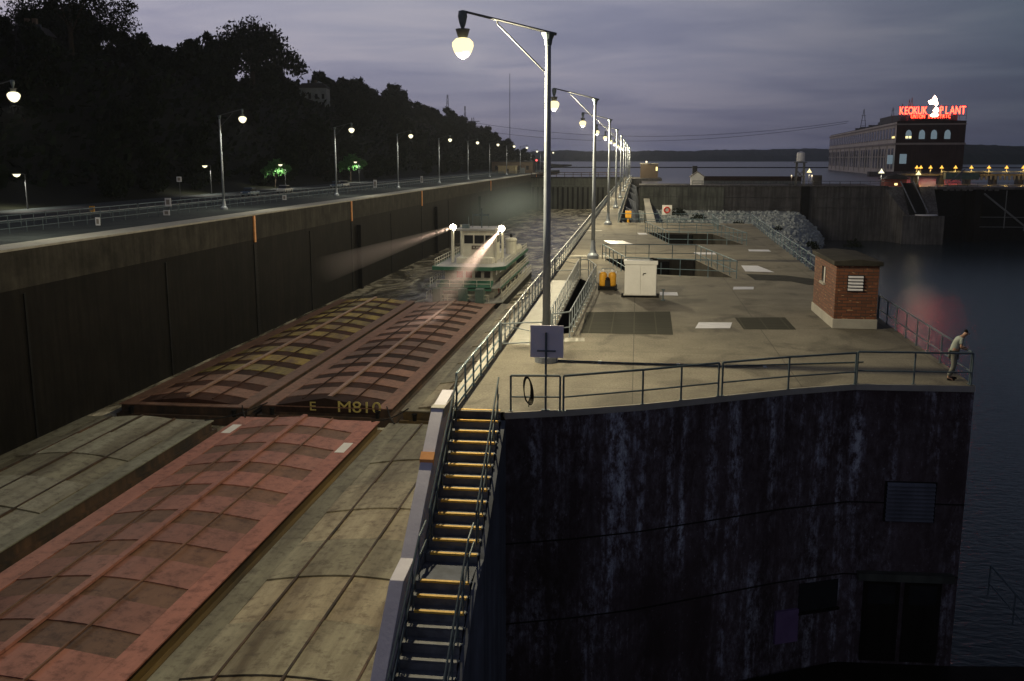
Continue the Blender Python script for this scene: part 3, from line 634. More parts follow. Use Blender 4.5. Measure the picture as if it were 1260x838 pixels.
# ------------------------------------------------------------------ barges
def barge(x0, x1, y0, y1, style, label, n=13, letters=None):
    t = thing('barge', label, 'barge', ((x0+x1)/2, y0, WATER))
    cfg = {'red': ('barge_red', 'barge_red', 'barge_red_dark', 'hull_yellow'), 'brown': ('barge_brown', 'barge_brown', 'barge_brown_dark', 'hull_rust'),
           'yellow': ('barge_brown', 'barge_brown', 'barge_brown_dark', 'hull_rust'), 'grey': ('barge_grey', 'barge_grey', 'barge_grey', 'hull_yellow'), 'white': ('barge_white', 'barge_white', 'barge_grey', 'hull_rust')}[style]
    MB().slabx([(y0+.0, WATER+.7), (y1, WATER+.7), (y1, WATER-.5), (y1-3, WATER-1.6), (y0+3, WATER-1.6), (y0, WATER-.5)], x0, x1).build('hull', cfg[3], t)
    cx0, cx1 = x0+.25, x1-.25
    MB().box(cx0, cx1, y0+.4, y1-.4, WATER+.7, WATER+1.34).build('coaming', cfg[3], t)
    m = MB(); g = 1.25
    m.box(x0+.1, x0+g, y0+.3, y1-.3, WATER+1.34, WATER+1.42); m.box(x1-g, x1-.1, y0+.3, y1-.3, WATER+1.34, WATER+1.42)
    m.box(x0+g, x1-g, y0+.3, y0+1.1, WATER+1.34, WATER+1.42); m.box(x0+g, x1-g, y1-1.1, y1-.3, WATER+1.34, WATER+1.42)
    m.build('gunwale', cfg[0], t)
    a, b = x0+g+.02, x1-g-.02; c = (a+b)/2; L_ = (y1-y0-2.3)/n; rise = .42
    def arch(yA, yB, zz, th=.12):
        pr = []; K = 10
        for i in range(K+1):
            x = a+(b-a)*i/K; pr.append((x, WATER+1.36+zz+rise*math.sin(math.pi*i/K)))
        low = [(b, WATER+1.30), (a, WATER+1.30)]
        return MB().slaby(pr+low, yA, yB)
    for i in range(n):
        yA = y0+1.15+L_*i; yB = yA+L_
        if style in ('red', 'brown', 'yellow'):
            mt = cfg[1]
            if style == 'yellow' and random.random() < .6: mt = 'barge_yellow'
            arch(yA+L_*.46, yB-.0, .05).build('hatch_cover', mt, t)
            arch(yA, yA+L_*.46-.0, .0).build('hatch_cover', cfg[2], t)  # low band darker: shade of the overlapping covers painted in
        else:
            arch(yA, yB-.05, .05 if i % 2 else .12).build('hatch_cover', cfg[1] if random.random() < .75 else cfg[2], t)
    top = WATER+1.36+rise
    if style in ('red', 'brown', 'yellow'):
        MB().box(c-.16, c+.16, y0+1.2, y1-1.2, top+.1, top+.24).build('ridge_rail', 'barge_rib' if style != 'red' else 'barge_red', t)
        for s_ in (.25, .75):
            x = a+(b-a)*s_; zz = WATER+1.36+rise*math.sin(math.pi*s_)
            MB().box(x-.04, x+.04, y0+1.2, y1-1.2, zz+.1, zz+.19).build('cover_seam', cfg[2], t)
    else:
        for s_ in (.18, .5, .82):
            x = a+(b-a)*s_; zz = WATER+1.36+rise*math.sin(math.pi*s_)
            MB().box(x-.05, x+.05, y0+1.2, y1-1.2, zz+.0, zz+.17).build('cover_seam', 'hull_rust', t)
    for yy in (y0+.15, y1-.15):
        for xx in (x0+1.2, x1-1.2):
            MB().lathe([(.16, 0), (.16, .45), (.22, .5), (.22, .55)], (xx, yy, WATER+.7), 10).build('bollard', 'black', t)
    return t
CX0, CX1 = -29, -18.2
b1 = barge(CX0, CX1, 10, 67.6, 'red', 'red covered hopper barge nearest the camera in the middle of the tow')
for (x, y) in ((CX1-.75, 60.5), (CX0+.75, 64), (CX1-.75, 22)):
    MB().box(x-.32, x+.32, y-1.1, y+1.1, WATER+1.425, WATER+1.44).build('marker_patch', 'white_paint', b1)
b2 = barge(CX0, CX1, 70.6, 127, 'brown', 'brown covered hopper barge straight ahead of the towboat', 13)
barge(-40.1, -29.3, 69.6, 128.5, 'yellow', 'brown barge with mustard yellow hatch covers against the landward wall', 13)
barge(-40.6, -30.4, 8, 66.4, 'white', 'dusty white covered barge against the landward wall', 12)
barge(-17.6, -6.9, 4, 67.2, 'grey', 'grey green covered barge alongside the near stair', 14)
barge(-17.6, -6.9, 70.2, 127, 'grey', 'grey covered barge hidden close under the chamber rail')
def text_mesh(s_, size, m, parent, loc, rot, name='lettering', extrude=.02, sx=1):
    c = bpy.data.curves.new(name, 'FONT'); c.body = s_; c.size = size; c.extrude = extrude; c.align_x = 'CENTER'; c.align_y = 'CENTER'
    o = bpy.data.objects.new(name, c); C.objects.link(o)
    dg = bpy.context.evaluated_depsgraph_get(); me = bpy.data.meshes.new_from_object(o.evaluated_get(dg)); bpy.data.objects.remove(o); bpy.data.curves.remove(c)
    me.materials.clear(); me.materials.append(M[m]); o = bpy.data.objects.new(name, me); C.objects.link(o)
    o.parent = parent; o.location = parent_world(parent).inverted() @ Vector(loc) if parent else loc; o.rotation_euler = rot; o.scale = (sx, 1, 1)
    return o
fr = (math.pi/2, 0, 0)
text_mesh('M810', 1.25, 'letter_yellow', b2, (-20.9, 70.93, WATER+1.42), fr, sx=1.25)
text_mesh('E', 1.0, 'letter_yellow', b2, (-24.6, 70.93, WATER+1.40), fr, sx=1.2)
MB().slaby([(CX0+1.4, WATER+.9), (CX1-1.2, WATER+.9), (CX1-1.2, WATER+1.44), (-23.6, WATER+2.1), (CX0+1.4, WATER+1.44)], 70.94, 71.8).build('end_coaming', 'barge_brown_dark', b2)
# wires lashing the barges to each other
def wire(p, q, label):
    m = MB(); a, b = Vector(p), Vector(q); pts = [a.lerp(b, i/8)-Vector((0, 0, .25*math.sin(math.pi*i/8))) for i in range(9)]
    m.path(pts, .045, 5); o = m.build('lashing_wire', 'black'); o['label'] = label; o['category'] = 'cable'
zz_ = WATER+1.5
wire((CX1-.6, 66.9, zz_), (-17.0, 70.9, zz_), 'lashing wire from the red barge corner to the far grey barge')
wire((-17.0, 66.5, zz_), (CX1-.6, 71.3, zz_), 'lashing wire from the near grey barge corner to the brown barge')
wire((CX0+.6, 66.9, zz_), (-30, 70.2, zz_), 'lashing wire from the red barge corner to the barge with mustard covers')
wire((-31.0, 65.7, zz_), (CX0+.6, 71.3, zz_), 'lashing wire from the dusty white barge corner to the brown barge')
# ------------------------------------------------------------------ towboat
t = thing('towboat', 'white and green towboat pushing the barges, two searchlights beside its wheelhouse', 'boat', (-23.2, 148, WATER))
tw = lambda m, n, mt, **k: m.build(n, mt, t, **k)
tw(MB().prism([(-28.6, 130), (-28.6, 168), (-17.9, 168), (-17.9, 130), (-19.5, 128.2), (-27, 128.2)], WATER-.8, WATER+1.1), 'hull', 'black')
tw(MB().prism([(-28.7, 130), (-28.7, 168.2), (-17.8, 168.2), (-17.8, 130), (-19.4, 128.1), (-27.1, 128.1)], WATER+1.1, WATER+1.25), 'main_deck', 'tug_grey')
for x in (-26.4, -22.9, -20.6):
    tw(MB().slabx([(127.4, WATER+.3), (128.3, WATER+.3), (130, WATER+1.3), (128.6, WATER+3.2), (127.4, WATER+3.2)], x-.55, x+.55), 'tow_knee', 'knee_green')
tw(MB().box(-27, -19.4, 133, 165, WATER+1.25, WATER+2.9), 'main_house', 'tug_white')
tw(MB().prism([(-28.3, 131.2), (-28.3, 166), (-18.2, 166), (-18.2, 131.2), (-19.5, 130.2), (-27, 130.2)], WATER+2.9, WATER+3.05), 'boiler_deck', 'tug_grey')
tw(MB().box(-18.2, -18.1, 131.2, 166, WATER+2.85, WATER+3.08).box(-28.4, -28.3, 131.2, 166, WATER+2.85, WATER+3.08), 'deck_edge', 'tug_green')
tw(MB().slabx([(130.2, WATER+2.6), (130.2, WATER+3.1), (132.6, WATER+3.75), (132.6, WATER+3.5)], -26.8, -19.4), 'front_awning', 'tug_green')
tw(MB().box(-26.6, -19.8, 134.5, 160, WATER+3.05, WATER+5.35), 'upper_house', 'tug_white')
tw(MB().prism([(-28.0, 133), (-28.0, 162), (-18.0, 162), (-18.0, 134.5), (-19.6, 132.6), (-26.4, 132.6)], WATER+5.35, WATER+5.52), 'texas_deck', 'tug_grey')
tw(MB().box(-18.0, -17.88, 134.4, 162, WATER+5.2, WATER+5.6).box(-28.12, -28.0, 133, 162, WATER+5.2, WATER+5.6).prism([(-28.1, 132.95), (-26.4, 132.5), (-19.6, 132.5), (-17.9, 134.4), (-18.1, 134.5), (-19.7, 132.75), (-26.3, 132.75), (-28.0, 133.2)], WATER+5.1, WATER+5.6), 'deck_edge', 'tug_green')
tw(MB().box(-25.6, -20.4, 138, 150, WATER+5.52, WATER+6.3), 'wheelhouse_base', 'tug_white')
tw(MB().box(-25.1, -20.3, 140.2, 145.2, WATER+6.3, WATER+10.1), 'wheelhouse', 'tug_white')
tw(MB().box(-25.9, -19.7, 139.3, 146, WATER+10.1, WATER+10.35), 'wheelhouse_roof', 'tug_grey')
for (xa, xb) in ((-24.8, -23.5), (-23.3, -21.9), (-21.7, -20.5)):
    f = tw(MB().box(xa, xb, 140.12, 140.2, WATER+8.2, WATER+9.4), 'window', 'glass_dark')
for (ya, yb) in ((140.6, 142.5), (142.8, 144.7)):
    tw(MB().box(-20.3, -20.24, ya, yb, WATER+8.2, WATER+9.4), 'window', 'glass_dark')
for x in (-24.9, -23.6, -22.3, -21.0):
    tw(MB().box(x, x+.85, 134.42, 134.5, WATER+3.9, WATER+4.8), 'window', 'red_mark' if x < -23 else 'glass_dark')
nb = tw(MB().box(-23.7, -21.9, 140.05, 140.2, WATER+7.35, WATER+7.9), 'name_board', 'brown_wall')
text_mesh('M. BELLE', .36, 'white_paint', nb, (-22.8, 140.04, WATER+7.62), fr, extrude=.01)
for s_ in (-1, 1):
    cx_ = -23.2+s_*3.3
    tw(MB().lathe([(.85, 0), (.85, 4.4), (.98, 4.5), (.98, 4.75), (.7, 4.95), (.3, 5.0)], (cx_+.2, 154, WATER+3.05), 18), 'funnel', 'tug_white', smooth=False)
    tw(MB().lathe([(.2, 0), (.2, .6)], (cx_+.2, 154, WATER+8.0), 10), 'exhaust_pipe', 'black')
    for yy in (139.2, 146.5):
        tw(MB().lathe([(.16, 0), (.16, 5.0)], (-23.2+s_*3.2, yy, WATER+5.5), 8), 'stanchion', 'tug_white')
tw(MB().path([(-22.5, 142, WATER+10.3), (-22.5, 142, WATER+13.2)], .09), 'mast', 'rail_dark')
tw(MB().box(-23.6, -21.4, 141.9, 142.1, WATER+12.1, WATER+12.35), 'radar', 'rail_dark')
for x, h_ in ((-24.6, 1.6), (-24.0, 2.2), (-21.6, 1.9)):
    tw(MB().tube((x, 143, WATER+10.3), (x, 143, WATER+10.3+h_), .05), 'antenna', 'rail_dark')
tw(MB().box(-25.2, -24.2, 140.6, 141.6, WATER+10.35, WATER+10.9), 'horn_box', 'rail_dark')
def boat_rail(x, y0, y1, z, along='y'):
    m = MB(); n = int(abs(y1-y0)/1.6)
    for hh in (.5, 1.0):
        m.tube((x, y0, z+hh) if along == 'y' else (y0, x, z+hh), (x, y1, z+hh) if along == 'y' else (y1, x, z+hh), .045, n=6)
    for i in range(n+1):
        q_ = y0+(y1-y0)*i/n; p = (x, q_) if along == 'y' else (q_, x); m.tube((*p, z), (*p, z+1), .045, n=5)
    tw(m, 'deck_rail', 'tug_white')
boat_rail(-18.0, 131, 168, WATER+1.25); boat_rail(-28.5, 131, 168, WATER+1.25)
boat_rail(-18.3, 132, 166, WATER+3.05); boat_rail(-28.2, 132, 166, WATER+3.05)
boat_rail(-18.1, 135, 162, WATER+5.52); boat_rail(-27.9, 134, 162, WATER+5.52)
boat_rail(130.3, -27, -19.5, WATER+3.05, 'x'); boat_rail(128.6, -27, -19.5, WATER+1.25, 'x')
for i in range(7): tw(MB().tube((-18.35, 133+i*5, WATER+1.25), (-18.35, 133+i*5, WATER+2.95), .08), 'stanchion', 'tug_white')
tw(MB().box(-19.39, -19.35, 137, 138, WATER+1.4, WATER+2.7), 'door', 'red_mark'); tw(MB().box(-19.39, -19.35, 150, 151, WATER+1.4, WATER+2.7), 'door', 'red_mark')
for i in range(5): tw(MB().box(-19.79, -19.74, 137+i*4.5, 138.4+i*4.5, WATER+3.9, WATER+4.8), 'window', 'glass_dark')
for y in (157, 160): tw(MB().lathe([(.5, 0), (.55, .5), (.4, .9), (.1, 1)], (-19.2, y, WATER+5.52), 10), 'ventilator', 'tug_white')
tw(MB().box(-20.4, -18.6, 163, 165, WATER+3.05, WATER+4.5), 'deck_locker', 'rail_dark')
SL = ((-26.5, 140.6, WATER+10.5, (-44.3, 91.2, -8.1)), (-19.35, 140.6, WATER+10.4, (-24.3, 112, WATER+2.2)))
for k, (x, y, z, tgt) in enumerate(SL):
    tw(MB().tube((x, y+.3, WATER+5.5), (x, y+.3, z-.35), .09), 'searchlight_post', 'tug_white')
    d = (Vector(tgt)-Vector((x, y, z))).normalized()
    h_ = tw(MB().tube(Vector((x, y, z))-d*.7, Vector((x, y, z))+d*.02, .30, .42, 16), 'searchlight', 'tug_grey')
    MB().tube(Vector((x, y, z))+d*.0, Vector((x, y, z))+d*.10, .44, .44, 18).build('lens', 'glow_search', h_)
    s_d = bpy.data.lights.new('searchlight_beam', 'SPOT'); s_d.energy = 130000 if k else 20000; s_d.spot_size = math.radians(8.5 if k else 5); s_d.spot_blend = 1
    s_d.color = (1, .76, .60); s_d.shadow_soft_size = .12
    s_o = bpy.data.objects.new('searchlight_beam', s_d); C.objects.link(s_o); s_o.location = Vector((x, y, z))+d*.35
    s_o.rotation_euler = d.to_track_quat('-Z', 'Y').to_euler()
    # thin mist cone added round each spot beam, shaped to make the light visible
    m_, t_, b_ = newmat('beam_mist_%d' % k); t_.nodes.remove(b_)
    pv = t_.nodes.new('ShaderNodeVolumePrincipled'); pv.inputs['Density'].default_value = .035 if k else .03; pv.inputs['Color'].default_value = (1, .86, .80, 1); pv.inputs['Anisotropy'].default_value = .3
    t_.links.new(pv.outputs[0], t_.nodes['Material Output'].inputs['Volume'])
    tc_ = t_.nodes.new('ShaderNodeTexCoord'); vd = t_.nodes.new('ShaderNodeVectorMath'); vd.operation = 'DISTANCE'; vd.inputs[1].default_value = (x, y, z)
    t_.links.new(tc_.outputs['Object'], vd.inputs[0])      # density falls off so the visible beam fades with distance
    fo = mth('POWER', mth('SUBTRACT', 1, mth('DIVIDE', vd.outputs['Value'], 34 if k else 31, nt=t_), nt=t_, clamp=True), 1.2 if k else .7, nt=t_)
    t_.links.new(mth('MULTIPLY', fo, .085 if k else .19, nt=t_), pv.inputs['Density'])
    ln = (Vector(tgt)-Vector((x, y, z))).length
    o = MB().tube(Vector((x, y, z))+d*.3, Vector(tgt)+d*2, .25, .25+math.tan(math.radians(4.6 if k else 2.7))*ln, 24).build('mist', 'beam_mist_%d' % k)
    o['kind'] = 'stuff'; o['label'] = 'mist cone added to show the searchlight beam %s' % ('over the towboat bow' if k else 'towards the landward wall'); o['category'] = 'mist'

# ------------------------------------------------------------------ things on the deck
t = thing('square_sign', 'square lavender grey sign board seen from the back on a thin post', 'sign', (-2.5, 27.45, 0))
MB().tube((-2.5, 27.45, 0), (-2.5, 27.45, 2.3), .032).build('post', 'rail_dark', t)
MB().box(-2.96, -2.0, 27.49, 27.52, 1.56, 2.5).build('board', 'sign_back', t, bevel=.01)
MB().box(-2.76, -2.22, 27.44, 27.49, 1.74, 1.78).build('cross_bar', 'rail_dark', t)
MB().box(-2.62, -2.38, 27.38, 27.52, 0, .03).build('foot', 'rail_dark', t)
m = MB()
for k in range(5):
    pts = [(-3.0+(.10+.012*k)*math.cos(a_*math.pi/9+.1*k)+.01*k-.02, 27.30-.02*k+.03, .62+(.36+.015*k)*math.sin(a_*math.pi/9)) for a_ in range(19)]
    m.path(pts, .014, 5)
m.tube((-3.0, 27.32, .95), (-3.0, 27.32, 1.06), .012, n=5).tube((-2.98, 27.33, .27), (-2.98, 27.33, .12), .014, n=5)
o = m.build('rope_coil', 'black'); o['label'] = 'dark rope coiled over the short near rail panel'; o['category'] = 'rope'
# yellow machine with twin bodies
t = thing('pump_cart', 'small yellow twin cylinder machine on a black base before the second lamp post', 'machine', (-1.52, 54.4, 0))
MB().box(-1.95, -1.1, 54.0, 54.9, .06, .22).build('base_plate', 'black', t, bevel=.02)
for x in (-1.78, -1.27):
    MB().lathe([(.10, 0), (.2, .03), (.215, .12), (.215, .62), (.19, .74), (.08, .82)], (x, 54.4, .2), 18).build('tank', 'yellow_paint', t, smooth=True)
    MB().lathe([(.1, 0), (.1, .08), (.06, .12)], (x, 54.4, 1.0), 10).build('tank_cap', 'white_paint', t)
MB().box(-1.60, -1.44, 54.25, 54.6, .22, .6).build('frame', 'black', t)
MB().slabx([(54.05, .22), (54.3, .22), (54.3, .62), (54.12, .5)], -1.66, -1.38).build('engine', 'rubber', t)
MB().lathe([(.05, 0), (.13, .1), (.02, .18)], (-1.52, 54.12, .58), 8).build('cover', 'rubber', t)
for x in (-1.99, -1.05):
    MB().tube((x-.03, 54.2, 1.0), (x+.03, 54.2, 1.0), .07, n=12).build('lamp', 'white_plate', t)
    MB().tube((x-.05, 54.1, .14), (x+.05, 54.1, .14), .14, n=14).build('wheel', 'rubber', t)
    MB().tube((x-.05, 54.75, .14), (x+.05, 54.75, .14), .14, n=14).build('wheel', 'rubber', t)
MB().path([(-1.85, 54.7, .9), (-1.85, 54.9, 1.12), (-1.2, 54.9, 1.12), (-1.2, 54.7, .9)], .02).build('handle', 'galvanised', t)
# white cabinet
t = thing('utility_cabinet', 'white double door metal cabinet standing on the deck', 'cabinet', (.28, 51.9, 0))
MB().box(-.55, 1.12, 51.5, 52.35, .1, 1.74).build('body', 'white_paint', t, bevel=.015)
MB().box(-.6, 1.17, 51.44, 52.4, 1.74, 1.95).build('top', 'white_paint', t, bevel=.02)
MB().box(-.62, 1.2, 51.5, 52.35, .0, .1).build('plinth', 'black', t)
for xa, xb in ((-.53, .275), (.295, 1.10)):
    d_ = MB().box(xa, xb, 51.46, 51.5, .14, 1.72).build('door', 'white_paint', t, bevel=.008)
    if xa > 0: MB().path([(.40, 51.44, 1.18), (.42, 51.42, 1.28), (.55, 51.42, 1.30)], .018).build('handle', 'black', d_)
MB().tube((-.45, 51.6, 1.99), (.9, 51.6, 1.99), .02).build('conduit', 'galvanised', t)
for x in (-.66, 1.22): MB().box(x-.05, x+.05, 51.5, 51.8, 0, .2).build('caster', 'rubber', t)
m = MB(); m.lathe([(.09, 0), (.14, .05), (.12, .12), (.03, .14)], (.86, 51.75, 1.95), 10); m.lathe([(.1, 0), (.12, .06), (.04, .12)], (1.05, 51.7, 1.95), 10)
o = m.build('cloth_bundle', 'black'); o['label'] = 'black bundle lying on top of the white cabinet'; o['category'] = 'bundle'
t = thing('bollard_stub', 'short dark stand with a wheel beside the white cabinet', 'valve stand', (1.45, 50.6, 0))
MB().tube((1.45, 50.6, 0), (1.45, 50.6, .55), .035).build('stem', 'rail_dark', t); MB().tube((1.36, 50.6, .55), (1.54, 50.6, .55), .03).build('handwheel', 'rail_dark', t); MB().box(1.35, 1.55, 50.5, 50.7, 0, .04).build('foot', 'rail_dark', t)
# brick hut
t = thing('brick_hut', 'small square brick hut with a louvre and a pale stone footing', 'hut', (9.3, 45.5, 0))
hx0, hx1, hy0, hy1 = 8.53, 10.30, 42.95, 48.1
MB().box(hx0, hx1, hy0, hy1, .42, 2.72).build('wall', 'brick', t)
MB().box(hx0-.05, hx1+.05, hy0-.05, hy1+.05, 0, .42).build('footing', 'coping', t, bevel=.02)
MB().slaby([(hx0-.13, 2.72), (hx1+.13, 2.72), (hx1+.13, 2.90), ((hx0+hx1)/2, 3.0), (hx0-.13, 2.92)], hy0-.13, hy1+.13).build('roof', 'wall_concrete', t, bevel=.02)
lv = MB().box(9.0, 9.68, hy0-.03, hy0, 1.62, 2.32).build('louvre_frame', 'glass_dark', t)
for k in range(5): MB().slabx([(hy0-.1, 1.66+k*.135), (hy0-.03, 1.72+k*.135), (hy0-.03, 1.745+k*.135), (hy0-.1, 1.685+k*.135)], 9.03, 9.65).build('louvre_blade', 'white_plate', lv)
wn = MB().box(hx0-.02, hx0, 45.3, 46.1, 1.7, 2.4).build('window', 'glass_dark', t)
MB().box(hx0-.1, hx0, 45.2, 46.2, 1.6, 1.7).build('sill', 'coping', wn); MB().box(hx0-.05, hx0-.02, 45.3, 45.42, 1.7, 2.4).build('frame', 'white_paint', wn)
# life ring board and orange box at the far rail
t = thing('ring_board', 'square white board with a red ring at the far rail', 'sign', (3.4, 112.9, 0))
MB().tube((3.4, 112.9, 0), (3.4, 112.9, 2), .05).build('post', 'galvanised', t)
MB().box(2.85, 3.95, 112.78, 112.84, .95, 2.05).build('board', 'white_paint', t)
mr = MB(); K = 20
for i in range(K):
    a0, a1 = 2*math.pi*i/K, 2*math.pi*(i+1)/K
    mr.tube((3.4+.30*math.cos(a0), 112.72, 1.5+.30*math.sin(a0)), (3.4+.30*math.cos(a1), 112.72, 1.5+.30*math.sin(a1)), .09, n=8)
mr.build('ring', 'red_mark', t)
t = thing('call_box', 'orange yellow box on a post behind the far cross rail', 'box', (-.95, 114.2, -.5))
MB().tube((-.95, 114.2, -3), (-.95, 114.2, .8), .14).build('post', 'yellow_paint', t); MB().box(-1.3, -.6, 114.0, 114.5, .5, 1.3).build('box_body', 'yellow_paint', t, bevel=.03)
MB().box(-1.8, 0, 113.7, 115, -3.2, -3).build('bracket', 'wall_concrete', t)
# fittings on the dark river wall
def wallbox(x, z0, z1, wdt, m, name, th=.06):
    # place on the slanting wall at x
    for a, b in zip(near[1:], near[2:]):
        if a[0] <= x <= b[0]: break
    a, b = Vector(a), Vector(b); d = (b-a).normalized(); n_ = Vector((d.y, -d.x)); p = a+(b-a)*((x-a.x)/(b.x-a.x))
    q = [p-d*wdt/2, p+d*wdt/2, p+d*wdt/2+n_*th, p-d*wdt/2+n_*th]
    return MB().prism([tuple(v_) for v_ in q], z0, z1), p, d, n_
t = thing('wall_vent', 'wide metal louvre high on the dark river wall', 'vent', (9.2, 32.2, -4))
mb, p, d, n_ = wallbox(9.2, -4.68, -3.28, 1.65, 'x', 'f', .04); mb.build('frame', 'black', t)
for k in range(10):
    z = -4.62+k*.135; aa = p-d*.77; bb = p+d*.77
    MB().add([(*(aa+n_*.045), z+.09), (*(bb+n_*.045), z+.09), (*(bb+n_*.13), z), (*(aa+n_*.13), z), (*(aa+n_*.045), z+.075), (*(bb+n_*.045), z+.075), (*(bb+n_*.13), z-.015), (*(aa+n_*.13), z-.015)],
             [(0, 1, 2, 3), (4, 7, 6, 5), (3, 2, 6, 7), (0, 4, 5, 1), (0, 3, 7, 4), (1, 5, 6, 2)]).build('vent_blade', 'stair_concrete', t)
mb, *_ = wallbox(5.25, -8.75, -7.6, .85, 'x', 'f', .12); o = mb.build('wall_box', 'violet_paint', None); o['label'] = 'small violet panel box low on the dark river wall'; o['category'] = 'box'
t = thing('wall_window', 'dark barred window low on the river wall beside the violet box', 'window', (6.4, 31.7, -7))
mb, *_ = wallbox(6.35, -7.75, -6.75, 1.5, 'x', 'f', .03); mb.build('pane', 'glass_dark', t)
mb, *_ = wallbox(6.35, -7.83, -7.75, 1.6, 'x', 'f', .12); mb.build('sill', 'wet_wall', t)
t = thing('wall_door', 'pair of dark doors at the foot of the river wall under the louvre', 'door', (9.2, 32.2, -9.8))
for x in (8.5, 9.85):
    mb, *_ = wallbox(x, -9.7, -6.75, 1.2, 'x', 'f', .05); dd = mb.build('door_leaf', 'wet_wall', t)
    mb, *_ = wallbox(x, -7.6, -6.9, .9, 'x', 'f', .07); mb.build('window', 'glass_dark', dd)
mb, *_ = wallbox(9.2, -6.7, -6.45, 3.1, 'x', 'f', .3); mb.build('lintel', 'wet_wall_green', t)
t = thing('barrier_beam', 'striped dark and white barrier beam lying on the ledge at the wall foot', 'barrier', (8.3, 26.5, -9.8))
MB().tube((7.2, 27.4, -9.1), (11.5, 24.6, -9.3), .14, n=10).build('beam', 'hull_rust', t)
dv = Vector((4.3, -2.8, -.2))
for f_ in (.0, .28, .55, .8): MB().tube(Vector((7.2, 27.4, -9.1))+dv*f_, Vector((7.2, 27.4, -9.1))+dv*(f_+.06), .147, n=10).build('white_band', 'white_paint', t)
for p_ in ((7.4, 27.3), (11.3, 24.7)): MB().tube((*p_, -9.8), (*p_, -9.1), .07).build('leg', 'hull_rust', t)
railing([(12, 32.4, -7.2), (14.2, 27, -9.6)], 'rail_dark', 'sloping rail of the river steps below the pier corner', 1.4, r=.03)

# ------------------------------------------------------------------ the man at the rail
def skin_mesh(name, m, parent, verts, edges, radii, sub=2, root=0):
    me = bpy.data.meshes.new(name); me.from_pydata(verts, edges, []); o = bpy.data.objects.new(name, me); C.objects.link(o)
    sk = o.modifiers.new('s', 'SKIN'); sk.use_smooth_shade = True
    for i, r in enumerate(radii):
        rr = (r, r) if isinstance(r, (int, float)) else r; me.skin_vertices[0].data[i].radius = rr; me.skin_vertices[0].data[i].use_root = i == root
    if sub: ss = o.modifiers.new('d', 'SUBSURF'); ss.levels = sub; ss.render_levels = sub
    dg = bpy.context.evaluated_depsgraph_get(); nm = bpy.data.meshes.new_from_object(o.evaluated_get(dg)); bpy.data.objects.remove(o)
    nm.materials.clear(); nm.materials.append(M[m])
    o = bpy.data.objects.new(name, nm); C.objects.link(o); o.parent = parent; return o
t = thing('person', 'man in a pale short sleeved shirt leaning over the corner rail, head bowed', 'person', (10.50, 33.15, 0), -.1)
# local: facing +x, left side +y
V = [(0, 0, .92), (.03, 0, 1.12), (.13, 0, 1.33), (.20, 0, 1.44), (.25, 0, 1.50), (.31, 0, 1.56), (.36, 0, 1.62),      # 0-6 spine, neck, head
     (-.0, .1, .88), (.06, .11, .48), (-.06, .12, .10), (.08, .13, .035), (.15, .13, .03),                    # 7-11 left leg
     (-.02, -.1, .88), (.0, -.11, .48), (-.16, -.12, .10), (-.04, -.13, .035), (.04, -.13, .03),               # 12-16 right leg
     (.17, .19, 1.38), (.17, .24, 1.14), (.30, .18, 1.07), (.36, .13, 1.085),                                  # 17-20 left arm
     (.17, -.19, 1.38), (.15, -.24, 1.13), (.30, -.17, 1.07), (.36, -.12, 1.085)]                              # 21-24 right arm
Ed = [(0, 1), (1, 2), (2, 3), (3, 4), (4, 5), (5, 6), (0, 7), (7, 8), (8, 9), (9, 10), (10, 11), (0, 12), (12, 13), (13, 14), (14, 15), (15, 16),
      (2, 17), (17, 18), (18, 19), (19, 20), (2, 21), (21, 22), (22, 23), (23, 24)]
Rd = [(.13, .15), (.115, .14), (.12, .17), (.08, .1), .055, (.085, .078), (.088, .075), .09, .058, .04, .042, .03, .09, .058, .04, .042, .03,
      .052, .04, .03, .028, .052, .04, .03, .028]
body = skin_mesh('body', 'skin', t, V, Ed, Rd)
sh = skin_mesh('shirt', 'shirt', t, [(-.01, 0, .90), (.02, 0, 1.08), (.09, 0, 1.25), (.14, 0, 1.38), (.18, 0, 1.445), (.165, .19, 1.38), (.17, .225, 1.23), (.165, -.19, 1.38), (.155, -.225, 1.22)],
               [(0, 1), (1, 2), (2, 3), (3, 4), (3, 5), (5, 6), (3, 7), (7, 8)], [(.155, .175), (.145, .165), (.15, .185), (.13, .16), (.085, .09), .078, .066, .078, .066])
tr = skin_mesh('trousers', 'trousers', t, [V[0], V[7], (.065, .11, .48), (-.055, .12, .12), V[12], (.0, -.11, .48), (-.155, -.12, .12)], [(0, 1), (1, 2), (2, 3), (0, 4), (4, 5), (5, 6)], [(.15, .165), .115, .085, .07, .115, .085, .07])
for (q_, s_) in ((9, 11), (14, 16)):
    a, b = Vector(V[q_]), Vector(V[s_]); skin_mesh('shoe', 'black', t, [(a.x-.03, a.y, .045), (a.x+.10, a.y, .04), (b.x+.03, b.y, .035)], [(0, 1), (1, 2)], [.05, .05, .038], 1)
hr = skin_mesh('hair', 'hair', t, [(.27, 0, 1.60), (.315, 0, 1.645), (.365, 0, 1.655)], [(0, 1), (1, 2)], [.075, (.09, .088), .07], 2)
for s_ in (1, -1):            # fingers closing over the rail, nose and ears are separate small chains of the same figure
    pass
